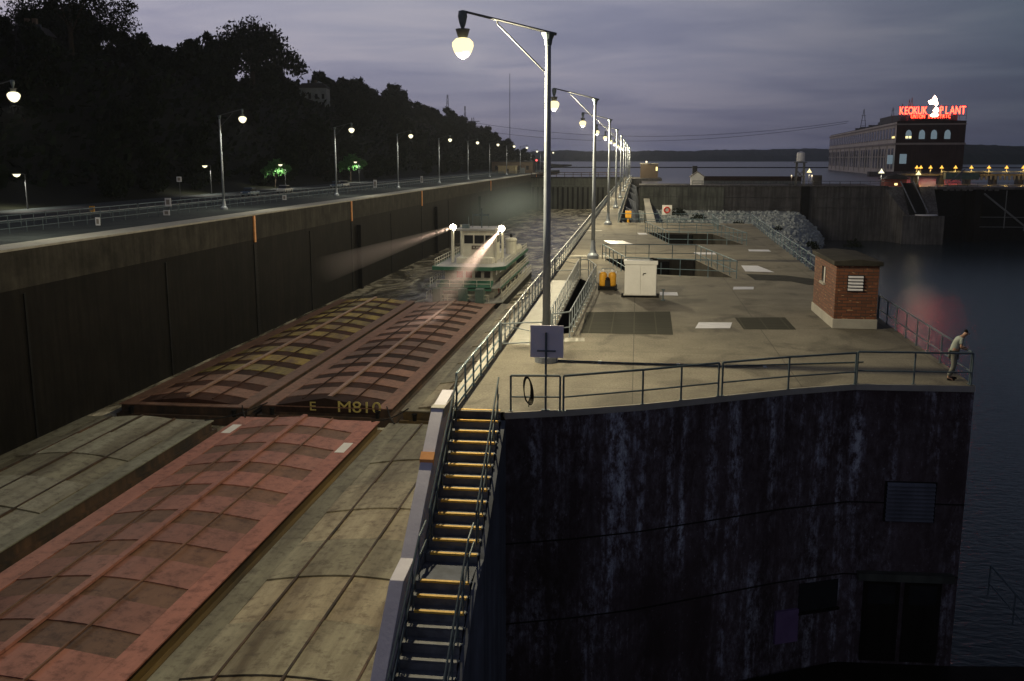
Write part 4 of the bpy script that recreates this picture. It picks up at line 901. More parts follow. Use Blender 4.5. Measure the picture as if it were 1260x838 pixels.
# face: nose, ears, eyes joined into the body mesh
bm = bmesh.new(); bm.from_mesh(body.data)
def blob(c, r, sc=(1, 1, 1)):
    g_ = bmesh.ops.create_icosphere(bm, subdivisions=2, radius=r, matrix=Matrix.Translation(c) @ Matrix.Diagonal((*sc, 1)))
blob((.425, 0, 1.56), .018, (1.3, .8, 1)); blob((.31, .082, 1.575), .024, (.7, .4, 1)); blob((.31, -.082, 1.575), .024, (.7, .4, 1)); blob((.405, 0, 1.52), .02, (.6, 1.4, .4))
for s_ in (1, -1):
    for k in range(4):
        y = s_*(.10+.0)+(-.036+.024*k)
        for j in range(4): blob((.362+.022*j, y, 1.085-.006*j*j), .0105-.0006*j, (1.5, 1, 1))
    blob((.34, s_*.1-s_*.05, 1.08), .013, (1.8, 1, .9))
bm.to_mesh(body.data); bm.free()
for p_ in body.data.polygons: p_.use_smooth = True

# ------------------------------------------------------------------ landward promenade fittings
for k in range(8):
    y0 = 60+k*48; railing([(-52.5, y0, 1), (-52.5, y0+47.6, 1)], 'rail_dark', 'promenade rail beside the landward lamp posts, %s length' % ORD[k], 2.4, r=.04)
for k in range(8):
    y0 = 60+k*48; railing([(-57.5, y0, 1), (-57.5, y0+47.6, 1)], 'rail_dark', 'outer rail between promenade and road, %s length' % ORD[k], 2.0, r=.045)
def board(x, y, z0, z1, wd, m, label, number=None):
    t = thing('notice_board', label, 'sign', (x, y, 1))
    MB().tube((x, y+.05, 1), (x, y+.05, z1), .05).build('post', 'steel_far', t); bb = MB().box(x-wd/2, x+wd/2, y-.06, y, z0, z1).build('board', m, t)
    MB().box(x-wd*.28, x+wd*.28, y-.08, y-.06, z0+(z1-z0)*.2, z1-(z1-z0)*.2).build('mark', 'stone_mid', bb)
board(-52, 104.3, 2.0, 2.9, .7, 'white_plate', 'white upright notice board by the landward rail')
board(-51.9, 103.6, 1.02, 1.6, .75, 'white_plate', 'low white notice below the upright board')
board(-58.3, 99.5, 1.6, 2.2, .6, 'yellow_paint', 'small orange board at the dark end of the promenade')
board(-62.5, 129, 4.1, 4.8, .7, 'white_plate', 'small square sign high on a pole by the road')
board(-50.2, 86.5, 1.05, 1.8, .45, 'white_plate', 'narrow white marker at the near end of the landward wall')
board(-52, 141, 1.2, 1.9, .6, 'white_plate', 'small framed notice between the first lamp posts')
board(-53, 196, 1.4, 3.0, .7, 'white_plate', 'pale box sign by the fourth landward lamp post')
board(-53, 240, 1.4, 3.0, .6, 'white_plate', 'pale box sign further along the landward rail')
def car(x, y, m, label):
    t = thing('parked_car', label, 'car', (x, y, 1.0), .02)
    W = Matrix.Translation((x, y, 1.0)) @ Matrix.Rotation(.02, 4, 'Z')
    def P(mb, n, mt, par=t, **k): return mb.xf(W).build(n, mt, par, **k)
    P(MB().slabx([(-2.2, .3), (2.2, .3), (2.25, .7), (1.9, .85), (-2.1, .88), (-2.25, .6)], -.85, .85), 'body', m, bevel=.05)
    P(MB().slabx([(-1.5, .87), (1.2, .85), (.7, 1.36), (-1.0, 1.38)], -.72, .72), 'cabin', 'glass_dark')
    P(MB().slabx([(-1.0, 1.38), (.7, 1.36), (.65, 1.42), (-.95, 1.44)], -.7, .7), 'roof', m)
    for sx in (-.86, .7):
        for yy in (-1.4, 1.35): P(MB().tube((sx, yy, .31), (sx+.16, yy, .31), .31, n=14), 'wheel', 'rubber')
    for sx in (-.65, .65): P(MB().box(sx-.14, sx+.14, -2.28, -2.2, .58, .72), 'headlight', 'white_plate')
car(-64.6, 159, 'car_blue', 'blue grey car parked by the road beside the first lamp post')
car(-64.8, 176, 'car_white', 'white car parked on the road between lamp posts')
car(-64.6, 212, 'car_white', 'pale car parked close to the larger lit tree')
car(-64.2, 206, 'car_blue', 'blue car parked just before the pale one')
# buildings and gear at the upper end of the lock
t = thing('lock_office', 'long low brown building beyond the landward lamp posts', 'building', (-55.5, 440, .6))
MB().box(-65, -46.5, 440, 450, .6, 5.9).build('wall', 'brown_wall', t); MB().box(-65.5, -46, 439.5, 450.5, 5.9, 6.4).build('roof', 'roof_dark', t)
for k in range(5): MB().box(-63.5+k*3.5, -62.3+k*3.5, 439.9, 440, 2.4, 4.2).build('window', 'glass_dark', t)
t = thing('low_annex', 'small cream block in front of the long low building', 'building', (-57, 425, .9))
MB().box(-60, -52.5, 425, 431, .9, 4.0).build('wall', 'cream_wall', t); MB().box(-60.3, -52.2, 424.7, 431.3, 4.0, 4.25).build('roof', 'cream_wall', t)
MB().box(-56.4, -55.4, 424.92, 425, 1, 3).build('door', 'brown_wall', t)
MB().box(-50.5, -48.5, 424, 427, 1, 3.4).build('wall', 'house_wall', t)
t = thing('signal_light', 'small red signal on a post by the upper gate', 'signal', (-44.6, 438, 1))
MB().tube((-44.6, 438, 1), (-44.6, 438, 7), .15).build('post', 'steel_far', t); MB().box(-45.1, -44.1, 437.8, 438.3, 5.4, 7.6).build('housing', 'roof_dark', t); MB().tube((-44.6, 437.6, 6.6), (-44.6, 437.75, 6.6), .4, n=12).build('lens', 'signal_red', t)
# upper gate
t = thing('lock_gate', 'tall dark ribbed upper gate closing the end of the chamber', 'gate', (-24.5, 405, -13))
MB().box(-43.5, -5.5, 405, 407, -15, -.5).build('gate_leaf', 'wet_wall_green', t)
for k in range(19): MB().box(-43+k*2.05, -42.2+k*2.05, 404.4, 405, -14, -4.2).build('gate_rib', 'wet_wall', t)
MB().box(-43.5, -5.5, 404.2, 405, -4.2, -3.6).build('gate_girder', 'wet_wall_green', t); MB().box(-43.5, -5.5, 403.8, 408, -.5, -.1).build('gate_walk', 'wet_wall', t)
railing([(-43.3, 404.2, -.1), (-5.6, 404.2, -.1)], 'hull_rust', 'rail along the top of the upper gate', 3.4, h=1.8, low=1.0, r=.12)
# ------------------------------------------------------------------ cross wall (old dam abutment) on the river side
t = thing('dam_wall', 'long stained concrete cross wall behind the gravel bank', 'wall', (30, 256, -6))
MB().box(.5, 41, 256, 285, -16, .3).build('wall_body', 'dam_concrete', t)
MB().box(.8, 22, 255.6, 256, -6.6, .1).build('pale_facing', 'dam_green', t)
MB().box(41, 43, 255, 285, -16, .4).build('pilaster', 'black', t)
MB().box(43, 62, 256, 285, -16, .35).build('wall_body', 'dam_concrete', t)
MB().box(.5, 62, 255.4, 256, .3, .62).build('coping', 'dam_concrete', t)
for z in (-2.4, -4.9): MB().box(.9, 62, 255.5, 255.62, z, z+.12).build('wall_ledge', 'dam_concrete', t)
# sloped pier with the twin rails
MB().add([(61, 256, .4), (73, 256, .4), (72, 247, -6.3), (64.6, 247, -6.3), (61, 256, -16), (73, 256, -16), (72, 247, -16), (64.6, 247, -16)], [(0, 1, 2, 3), (3, 2, 6, 7), (0, 3, 7, 4), (1, 5, 6, 2)]).build('sloped_pier', 'dam_concrete', t)
MB().box(63.6, 73.2, 246.2, 247, -16, -6.3).build('pier_block', 'dam_concrete', t)
t = thing('hoist_ramp', 'pair of steel rails running down the sloped pier', 'ramp', (67, 252, -2))
for x in (65.0, 68.0): MB().tube((x, 256, 1.7), (x+1.7, 247.2, -5.6), .16).build('rail', 'stair_concrete', t)
MB().lathe([(2.6, 0), (2.7, .15), (2.4, .3)], (69.2, 247.4, -6.25), 20).build('turntable', 'white_plate', t)
MB().slabx([(247.3, -5.9), (256, 1.3), (256, 1.0), (247.3, -6.2)], 65.3, 69.2).build('ramp_bed', 'black', t)
t = thing('boom_wall', 'dark long low wall with a pale base behind the cross wall top', 'wall', (28, 285, 1))
MB().box(17.5, 46, 288, 290, -1, 1.1).build('wall_base', 'stair_concrete', t); MB().box(17, 46, 287.5, 290.5, 1.1, 2.3).build('top_beam', 'stone_dark', t)
for k in range(14): MB().box(18+k*2, 18.12+k*2, 287.8, 288, -.9, 1.1).build('rib', 'rail_dark', t)
for k in range(4): railing([(14+k*12.2, 256.5, .62), (14+k*12.2+12, 256.5, .62)], 'steel_far', 'thin rail on the cross wall top, %s length from the white shed' % ORD[k], 2.4, r=.05)
railing([(74, 256.5, .3), (100, 256.5, .3)], 'steel_far', 'thin rail above the old lock gate', 2.4, r=.05)
t = thing('white_shed', 'tiny white gabled shed on the cross wall', 'shed', (15.2, 258, .6))
MB().slaby([(13.7, .6), (16.9, .6), (16.9, 2.7), (15.3, 3.8), (13.7, 2.7)], 258, 261).build('wall', 'white_paint', t)
MB().slaby([(13.4, 2.5), (15.3, 3.8), (17.2, 2.5), (17.2, 2.75), (15.3, 4.05), (13.4, 2.75)], 257.8, 261.2).build('roof', 'stone_mid', t)
MB().box(14.2, 15.4, 262, 263.2, .6, 5.4).build('chimney', 'roof_dark', t)
t = thing('gate_house', 'small square brick building at the far end of the river lock wall', 'building', (4.5, 378, 0))
MB().box(1.0, 7.6, 378, 384, 0, 5.3).build('wall', 'brown_wall', t); MB().box(.8, 7.8, 377.8, 384.2, 5.3, 5.6).build('roof', 'coping', t); MB().box(6.8, 7.4, 377.9, 378, 2.8, 4.2).build('window', 'window_lit', t)
MB().box(-1.9, 9, 370, 405, -3, 0).build('platform', 'dam_concrete', t)
MB().lathe([(.1, 0), (.35, .1), (.35, .5), (.1, .6)], (3.2, 377, 5.8), 8).build('lamp', 'glow_small', t)
t = thing('tank_tower', 'pale tank on a slim steel tower on the cross wall', 'tower', (41, 258, .6))
MB().lathe([(.2, 0), (1.0, .2), (1.0, 2.2), (.9, 2.4), (.1, 2.7)], (41, 259, 6.4), 14).build('tank', 'white_plate', t)
m = MB()
for sx in (-1, 1):
    for sy in (-1, 1): m.tube((41+sx, 259+sy, .6), (41+sx*.9, 259+sy*.9, 6.4), .14, n=6)
    m.tube((40, 259+sx, 2.4), (42, 259+sx, 4.4), .08, n=5).tube((42, 259+sx, 2.4), (40, 259+sx, 4.4), .08, n=5)
m.build('tower_legs', 'steel_far', t); MB().box(39.6, 42.4, 257.6, 260.4, 6.2, 6.4).build('platform', 'steel_far', t)
MB().box(44.5, 46.5, 259, 261, .6, 3.1).build('cabinet', 'roof_dark', t)
t = thing('red_roof_hut', 'little hut with a dark arched roof by the sloped pier', 'hut', (64, 258, .5))
MB().box(61.5, 66.8, 257.5, 261, .4, 2.2).build('wall', 'red_roof', t); MB().slaby([(60.8, 2.2), (67.5, 2.2), (66, 3.1), (64.1, 3.5), (62.2, 3.1)], 257, 261.5).build('roof', 'roof_dark', t)
MB().box(63.9, 64.6, 257.4, 257.5, .7, 1.2).build('window', 'window_lit', t, ); 
t = thing('old_lock_gate', 'dark braced steel gate bay of the old lock', 'gate', (88, 254, -6))
MB().box(74, 120, 262, 263, -16, -.2).build('gate_leaf', 'black', t); MB().box(73.5, 120, 255, 263, -.2, .35).build('gate_deck', 'dam_concrete', t)
MB().box(82.5, 84.5, 254.6, 262, -16, -.2).build('pier', 'wet_wall', t)
m = MB(); m.tube((84.5, 254.4, -1.2), (96, 254.4, -10.2), .22).tube((89.7, 254.4, -.4), (89.7, 254.4, -9.6), .12).tube((95.3, 254.4, -.4), (95.3, 254.4, -10), .18).tube((95.3, 254.4, -9), (101, 254.4, -4), .16)
m.tube((84, 254.4, -6.9), (104, 254.4, -6.9), .07).tube((84, 254.4, -9.3), (104, 254.4, -9.3), .07); m.build('brace', 'stair_steel', t)
MB().box(94.4, 97.2, 254.2, 254.7, -10.2, -9.4).build('joint_plate', 'stair_concrete', t)
for k in range(9): MB().box(75+k*1.5, 75.9+k*1.5, 254.7, 255, -.55, -.2).build('corbel', 'dam_concrete', t)
# roadway of the dam with its lamps
t = thing('dam_bridge', 'long roadway bridge of the dam carrying amber lamps', 'bridge', (130, 332, 3))
MB().box(84, 330, 331, 336, 1.9, 2.5).build('road_deck', 'dam_concrete', t)
MB().box(96, 330, 330.6, 331, 3.0, 3.35).build('parapet', 'stair_concrete', t)
for k in range(28): MB().box(88+k*8, 89.6+k*8, 331.5, 335, -2, 1.9).build('pier', 'dam_concrete', t)
m = MB(); m.tube((96, 320, .5), (100, 320, 4), .25).tube((99, 320, .5), (99, 320, 4), .2).build('strut', 'stair_concrete', t)
for k in range(40): MB().box(100+k*1.4, 100.6+k*1.4, 330.9, 331.3, .6, 1.9).build('baluster', 'stair_concrete', t)
MB().box(95, 105, 322, 324, .9, 2.9).build('walkway_cabin', 'knee_green', t)
AM = [(88.4, 330), (89.8, 330.6), (92.6, 330), (96.0, 330), (100.2, 330), (105, 330), (110.3, 330), (115.6, 330), (120.6, 330), (128, 330), (136, 330)]
def dam_lamp(x, y, z0, z1, g, label, pw, col, r=.55, grp=None):
    pw *= .35; t = thing('dam_lamp', label, 'lamp post', (x, y, z0), group=grp)
    MB().tube((x, y, z0), (x, y, z1-.2), .07).build('pole', 'steel_far', t)
    MB().lathe([(r*1.05, -r*.45), (r*.7, 0), (r*.32, r*.5), (.05, r*1.1)], (x, y, z1), 14).build('lamp_shade', g, t)
    pt_light('dam_light_'+g, t, (0, -.3, z1-z0-r*1.6), pw, col, .2)
for i, (x, y) in enumerate(AM): dam_lamp(x, y, 2.5, 4.5, 'glow_amber', '%s amber lamp on the dam roadway counting away from the powerhouse' % ORD[i], 500, (1, .6, .15), .62, 'amber lamps on the dam roadway')
dam_lamp(42.9, 256.8, .5, 4.1, 'glow_warm', 'white lamp just beside the tank tower', 250, (1, .8, .5), .62)
dam_lamp(60.4, 256.8, .5, 4.0, 'glow_white', 'bright white lamp left of the arched hut', 250, (1, .9, .7), .72)
dam_lamp(69.3, 256.8, .5, 3.6, 'glow_warm', 'white lamp standing right behind the sloped pier', 250, (1, .8, .5), .68)
dam_lamp(43.6, 256.8, .5, 3.0, 'glow_small', 'small low lamp below the lamp by the tank tower', 60, (1, .7, .5), .25)
dam_lamp(38.6, 256.8, .5, 3.0, 'glow_small', 'small low lamp on the other side of the tank tower', 60, (1, .7, .5), .2)

# ------------------------------------------------------------------ powerhouse
ang = math.atan2(-(141-118.5), 763-480)
t = thing('powerhouse', 'huge pale stone powerhouse with rows of tall windows and a glowing roof sign', 'building', (118.5, 480, -1), ang)
W = parent_world(t)
def P(mb, n, mt, par=t, **k): return mb.xf(W).build(n, mt, par, **k)
BW, BL = 29.5, 284
P(MB().box(0, BW, 0, BL, 0, 25), 'wall', 'stone')
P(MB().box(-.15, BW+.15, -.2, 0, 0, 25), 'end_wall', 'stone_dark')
P(MB().box(-.6, BW+.6, -.6, BL+.4, 14.6, 15.5), 'cornice', 'stone_mid'); P(MB().box(-.5, BW+.5, -.5, BL+.4, 23.6, 24.2), 'cornice', 'stone_mid')
P(MB().box(.6, BW-.6, .6, BL-.6, 25, 25.4), 'roof', 'roof_dark')
P(MB().slaby([(-.3, 25), (BW+.3, 25), (BW+.3, 25.3), (BW*.75, 25.6), (BW*.5, 26.3), (BW*.25, 25.6), (-.3, 25.3)], -.7, .8), 'parapet', 'stone_dark')
for k in range(30):      # tall lower windows in pairs, upper windows in threes, one part each
    y = 5+k*9.35; m = MB()
    f = P(MB().box(-.12, .0, y-.0, y+5.8, 3.2, 13.2), 'window', 'stone_mid')
    P(MB().box(-.2, -.1, y+.3, y+2.4, 9.6, 12.8).box(-.2, -.1, y+3.3, y+5.4, 9.6, 12.8).box(-.2, -.1, y+.3, y+2.4, 3.8, 8.8).box(-.2, -.1, y+3.3, y+5.4, 3.8, 8.8), 'pane', 'glass_dark', f)
    f = P(MB().box(-.12, 0, y, y+6.6, 17.2, 22.6), 'window', 'stone_mid')
    mm = MB()
    for j in range(3): mm.box(-.2, -.1, y+.3+j*2.2, y+1.9+j*2.2, 17.6, 22.2)
    P(mm, 'pane', 'glass_dark' if k > 0 else 'glass_dark', f)
for j in range(4): P(MB().box(-.24, -.2, 4+j*1.9, 5+j*1.9, 17.7, 18.6), 'lit_pane', 'window_lit')
for k in range(1, 12): P(MB().box(-.5, 0, k*23.6-.6, k*23.6+.6, 1, 14.6), 'pilaster', 'stone')
for k, x in enumerate((5.2, 11, 16.2, 22)):
    pr = [(x-1.3, 17.2), (x+1.3, 17.2), (x+1.3, 19.8), (x+.9, 20.9), (x, 21.4), (x-.9, 20.9), (x-1.3, 19.8)]
    P(MB().slaby(pr, -.32, -.2), 'arched_window', 'window_dim')
    if k == 0: P(MB().box(x-1.2, x-.2, -.4, -.32, 17.6, 18.5).box(x+.2, x+1.2, -.4, -.32, 17.6, 18.5), 'lit_pane', 'window_lit')
P(MB().box(2.0, 5.0, -.5, -.2, 6.0, 10.4), 'wall_panel', 'window_dim'); P(MB().box(-2.6, -.6, 2, 5, 5.8, 10.0), 'wall_panel', 'window_dim')
P(MB().box(-12, 40, -8, -1, -2, 2.4), 'forebay_deck', 'dam_concrete'); 
m = MB()
for k in range(9): m.box(1+k*3.1, 1.2+k*3.1, 1, 20, 25.4, 28.2)
m.box(1, 26, 1, 1.3, 28.0, 28.3); P(m, 'roof_frame', 'steel_far')
for (y, h_) in ((26, 7.5), (52, 7), (8, 8.5), (2, 9.0)):
    x = 6; mm = MB().tube((x-1.3, y, 25), (x, y, 25+h_+2), .14, n=4).tube((x+1.3, y, 25), (x, y, 25+h_+2), .14, n=4)
    for z in (28, 30, 32): mm.tube((x-.9, y, z), (x+.8, y, z+1), .08, n=4)
    P(mm, 'roof_mast', 'steel_far')
for k in range(14):
    y = 75+k*7; P(MB().box(3, 6, y, y+3.4, 25, 26+random.random()*1.6), 'roof_gear', 'steel_far')
P(MB().box(2, 8, 28, 66, 25.2, 29.0), 'roof_house', 'steel_far')
mm = MB()
for s_ in (-1.8, 1.8): mm.tube((5+s_, 150, 25), (5, 150, 38), .2, n=4)
for z in (28, 31, 34): mm.tube((5-1.4, 150, z), (5+1.4, 150, z), .14, n=4)
P(mm, 'roof_mast', 'steel_far')
# roof sign: letters as in the photo, with a plain glowing emblem between the words
sg = thing('roof_sign', 'glowing red letters around a white flame shaped emblem on the powerhouse roof', 'sign', (118.5, 480, 24.5), ang)
Wt = parent_world(sg)
def sx(x, z, s_, size, sc): 
    p = Wt @ Vector((x, -.2, z)); o = text_mesh(s_, size, 'neon_red', sg, p, (math.pi/2, 0, 0), extrude=.12, sx=sc); return o
for i, ch in enumerate('KEOKUK'): sx(1.4+i*2.02, 4.35, ch, 5.0, .60).name = 'letter'
for i, ch in enumerate('PLANT'): sx(18.6+i*2.35, 4.35, ch, 5.0, .62).name = 'letter'
for i, ch in enumerate('UNION ELECTRIC'):
    if ch != ' ': sx(6.2+i*1.23, 1.75, ch, 2.2, .72).name = 'letter'
def E_(pts, y0=-.6, y1=-.1): MB().slaby(pts, y0, y1).xf(Wt).build('emblem', 'neon_white', sg)
E_([(12.6, 8.6), (14.2, 9.4), (15.2, 11.2), (16.3, 9.6), (16.9, 7.4), (16.2, 6.2), (15.4, 7.2), (13.4, 7.2)])
E_([(14.9, 4.4), (16.0, 6.0), (17.2, 5.4), (17.4, 4.0), (16.2, 3.2)]); E_([(13.9, 2.2), (15.0, 3.3), (16.8, 3.2), (17.6, 2.4), (16.8, 1.7), (14.8, 1.6)])
m = MB()
for k in range(11): m.box(.4+k*2.9, .55+k*2.9, 0, .15, .4, 6.6)
m.box(0, 29.5, 0, .15, 2.0, 2.15).box(0, 29.5, 0, .15, 6.4, 6.55); m.xf(Wt).build('sign_frame', 'steel_far', sg)

# ------------------------------------------------------------------ cables, pylons, mast
def cable(p0, p1, sag, label):
    m = MB(); pts = []
    for i in range(25):
        f_ = i/24; p = Vector(p0).lerp(Vector(p1), f_); p.z -= sag*4*f_*(1-f_); pts.append(p)
    m.path(pts, .13, 4); o = m.build('power_line', 'cable'); o['label'] = label; o['category'] = 'cable'
cable((-119, 700, 33), (125, 620, 29.5), 9.5, 'upper power line sagging from the bluff pylon to the powerhouse')
cable((-119, 700, 28), (125, 625, 28.5), 9.5, 'lower power line hanging under the first one')
def pylon(x, y, z0, h_, wd, label, cross=True):
    t = thing('power_pylon', label, 'pylon', (x, y, z0)); m = MB()
    for sx_ in (-1, 1):
        for sy in (-1, 1): m.tube((x+sx_*wd, y+sy*wd, z0), (x+sx_*wd*.25, y+sy*wd*.25, z0+h_), .12, n=4)
    K = 9
    for k in range(K):
        a_ = z0+h_*k/K; b_ = z0+h_*(k+1)/K; wa = wd*(1-.75*k/K); wb = wd*(1-.75*(k+1)/K)
        m.tube((x-wa, y-wa, a_), (x+wb, y-wb, b_), .08, n=4).tube((x+wa, y-wa, a_), (x-wb, y-wb, b_), .08, n=4)
    m.build('lattice', 'cable', t)
    if cross:
        for f_ in (.78, .9): MB().box(x-wd*1.7, x+wd*1.7, y-.2, y+.2, z0+h_*f_, z0+h_*f_+.4).build('cross_arm', 'cable', t)
pylon(-117, 700, 8, 28, 2.9, 'broad pylon with cross arms behind the end of the wooded bluff')
pylon(-122.5, 700, 8, 36, 1.2, 'slim lattice pylon beside the broad one', False)
pylon(-135, 700, 18, 34, 1.4, 'tall narrow lattice mast rising over the wooded bluff', False)
t = thing('radio_mast', 'very thin tall mast standing beyond the river bend', 'mast', (-155, 1200, 0))
MB().tube((-155, 1200, 0), (-155, 1200, 108), .5, .3, n=5).build('mast_body', 'steel_far', t)
# ------------------------------------------------------------------ gravel bank
def bank_h(x, y):
    f_ = (y-160)/(252-160.); f_ = max(0, min(1, f_)); e = 1-max(0, (x-21-19*f_)/7.)
    return WATER-1.2+(7.4*f_+1.0)*max(0, min(1, e))**.6+.35*noise.noise(Vector((x*.3, y*.3, 0)))+.18*noise.noise(Vector((x*1.1, y*1.1, 4)))
bm_ = MB(); nx, ny = 90, 100
bm_.v = [(-1.5+i*.72, 118+j*1.4, bank_h(-1.5+i*.72, 118+j*1.4)) for j in range(ny) for i in range(nx)]
bm_.f = [(j*nx+i, j*nx+i+1, (j+1)*nx+i+1, (j+1)*nx+i) for j in range(ny-1) for i in range(nx-1)]
struct(bm_, 'gravel_bank', 'gravel')
rk = MB()
for _ in range(6500):
    y = random.uniform(150, 252); x = random.uniform(3, 56); z = bank_h(x, y)
    if z < WATER-.1: continue
    s_ = random.uniform(.12, .42); c_ = Vector((x, y, z+s_*.15)); R = Matrix.Rotation(random.random()*6, 3, Vector((random.random(), random.random(), random.random()+.1)).normalized())
    vs = [c_+R @ Vector((a*s_*random.uniform(.6, 1.1), b*s_*random.uniform(.6, 1.1), c*s_*.7)) for a in (-1, 1) for b in (-1, 1) for c in (-1, 1)]
    rk.add(vs, [(0, 1, 3, 2), (4, 6, 7, 5), (0, 4, 5, 1), (2, 3, 7, 6), (0, 2, 6, 4), (1, 5, 7, 3)])
rk.build('loose_rocks', 'rock', kind='stuff', label='pale loose rocks spread over the bank below the cross wall', category='rocks')
# ------------------------------------------------------------------ trees
def leaf_cloud(lobes, n, size, seed, name, m='leaf_dark'):
    rnd = random.Random(seed); mb = MB()
    tot = sum(l[3]**2 for l in lobes)
    for (lx, ly, lz, lr) in lobes:
        for _ in range(int(n*lr**2/tot)):
            d = Vector((rnd.gauss(0, 1), rnd.gauss(0, 1), rnd.gauss(0, 1))).normalized(); rr = lr*(rnd.random()**.45)*(1+.18*math.sin(7*d.x+5*d.z+seed)); p = Vector((lx, ly, lz))+d*rr; p.z = lz+(p.z-lz)*.85
            s_ = size*rnd.uniform(.6, 1.35); u = Vector((rnd.gauss(0, 1), rnd.gauss(0, 1), rnd.gauss(0, .6))).normalized(); v_ = u.orthogonal().normalized()
            v_ = (Matrix.Rotation(rnd.random()*6, 3, u) @ v_); w_ = u.cross(v_)
            mb.add([p-v_*s_, p-w_*s_*.5, p+v_*s_, p+w_*s_*.5], [(0, 1, 2, 3)])
    me = bpy.data.meshes.new(name); me.from_pydata(mb.v, [], mb.f); me.materials.append(M[m]); return me
def lobes_for(rnd, h_, r, n):
    L_ = [(0, 0, h_*.60, r*.62), (0, 0, h_*.28, r*.6)]
    for i in range(n):
        a_ = rnd.random()*6.28; q = rnd.uniform(.35, .78)*r; z = h_*rnd.uniform(.20, .86); L_.append((q*math.cos(a_)*(1.15-z/h_*.5), q*math.sin(a_)*(1.15-z/h_*.5), z, r*rnd.uniform(.26, .44)))
    return L_
protos = []
for k in range(7):
    rnd = random.Random(50+k); h_ = 11; r = 4.6 if k < 5 else 3.0
    protos.append(leaf_cloud(lobes_for(rnd, h_, r, 11), 3000, .50, k, 'crown'))
def trunk_mesh(h_, r, seed):
    rnd = random.Random(seed); m = MB(); m.tube((0, 0, -.8), (.2, .1, h_*.45), r, r*.6, 8)
    for k in range(6):
        a_ = rnd.random()*6.28; z0 = h_*rnd.uniform(.28, .45); q = h_*.22
        m.tube((.2*z0/(h_*.45), 0, z0), (q*math.cos(a_), q*math.sin(a_), h_*rnd.uniform(.6, .8)), r*.45, r*.12, 5)
    me = bpy.data.meshes.new('trunk'); me.from_pydata(m.v, [], m.f); me.materials.append(M['bark']); return me
trunks = [trunk_mesh(11, .28, s_) for s_ in range(3)]
def tree(x, y, z, s_, k, label, group=None, rz=None, crown=None, trunk=None):
    t = thing('tree', label, 'tree', (x, y, z), random.random()*6.28 if rz is None else rz, group)
    c = bpy.data.objects.new('crown', crown or protos[k]); C.objects.link(c); c.parent = t
    u = bpy.data.objects.new('trunk', trunk or trunks[k % 3]); C.objects.link(u); u.parent = t
    t.scale = (s_, s_, s_*random.uniform(.9, 1.15)); return t
y = 150
GL = 'dark leafy tree on the wooded bluff'; GG = 'trees covering the wooded bluff'
def clear(x, y):
    q = (x*-128+y*386)/(128**2+386**2); dd = abs(x*386+y*128)/math.hypot(128, 386)
    return (.78 < q < 1.04 and dd < 9) or (x < -125 and (y < 170 or 318 < y < 330)) or (x > -126 and x < -112 and 180 < y < 200)
while y < 1010:              # two crest rows
    for xr in (-143, -131):
        x = xr+random.uniform(-4, 4); yy = y+random.uniform(-2, 2)
        if not clear(x, yy) and not (240 < yy < 252): tree(x, yy, hill_h(x, yy)-1, (.95+.38*math.sin(yy*.085)+.12*math.sin(yy*.31))*random.uniform(.85, 1.15), random.randrange(6), GL, GG)
    y += 8.5 if y < 600 else 11
for _ in range(105):
    y = random.uniform(110, 900); x = random.uniform(-126, -86)
    if clear(x, y): continue
    tree(x, y, hill_h(x, y)-1, random.uniform(.75, 1.15) , random.randrange(7), GL, GG)
for _ in range(34):          # toe of the bluff along the road
    y = random.uniform(95, 620); x = random.uniform(-86, -80); tree(x, y, hill_h(x, y)-.5, random.uniform(.55, .8), random.randrange(7), GL, GG)
for k in range(14):          # end of the bluff
    y = 560+k*26; x = -90-k*3.5+random.uniform(-4, 4); tree(x, y, max(.5, hill_h(x, y))-1, random.uniform(.9, 1.25), random.randrange(6), GL, GG)
ug = MB(); rnd = random.Random(77)
for _ in range(16000):
    y = 100+rnd.random()**1.3*800; x = rnd.uniform(-150, -86); z = hill_h(x, y)+rnd.uniform(0, 2.4); s_ = rnd.uniform(.5, 1.3)
    u = Vector((rnd.gauss(0, 1), rnd.gauss(0, 1), rnd.gauss(0, 1))).normalized(); v_ = u.orthogonal().normalized(); w_ = u.cross(v_); p = Vector((x, y, z))
    ug.add([p-v_*s_, p-w_*s_*.6, p+v_*s_, p+w_*s_*.6], [(0, 1, 2, 3)])
ug.build('undergrowth', 'leaf_dark', kind='stuff', label='dark undergrowth filling the slope of the wooded bluff', category='undergrowth')
rnd = random.Random(5)
big = leaf_cloud([(0, 0, 12, 7.5), (8, 3, 13, 5.2), (-9, 0, 10, 5), (3, 0, 17.5, 4.5), (-4, 2, 16.5, 4.6), (11, -2, 9, 4.2), (-12, 2, 7, 3.5), (13.5, 0, 13.5, 2.6), (7, 0, 17, 3.6), (10, 0, 5.5, 2.8)], 9000, .36, 3, 'crown')
tree(-128, 215, hill_h(-128, 215)-1, 1.0, 0, 'huge tree with sky showing through its leaves, highest on the bluff', rz=.9, crown=big, trunk=trunk_mesh(22, .7, 9))
dome = leaf_cloud([(0, 0, 10, 6.5), (6, 1, 10, 5), (-7, 0, 9, 4.6), (1, 0, 13.5, 5), (-4, 0, 12.5, 4.5), (5, 0, 13, 4.2), (11, 0, 9.5, 3.6), (14, 0, 8, 2.6), (-10, 0, 7, 3)], 8000, .42, 4, 'crown')
tree(-140, 352, hill_h(-140, 352)-3, 1.62, 0, 'broad dome shaped tree standing above the white house', rz=1.1, crown=dome, trunk=trunk_mesh(18, .7, 11))
for (x, y, s_, lb) in ((-134, 228, 1.15, 'bushy two headed tree next below the huge tree'), (-137, 262, 1.0, 'pointed dark tree between the huge tree and the far roof')):
    tree(x, y, hill_h(x, y)-1, s_, 2, lb)
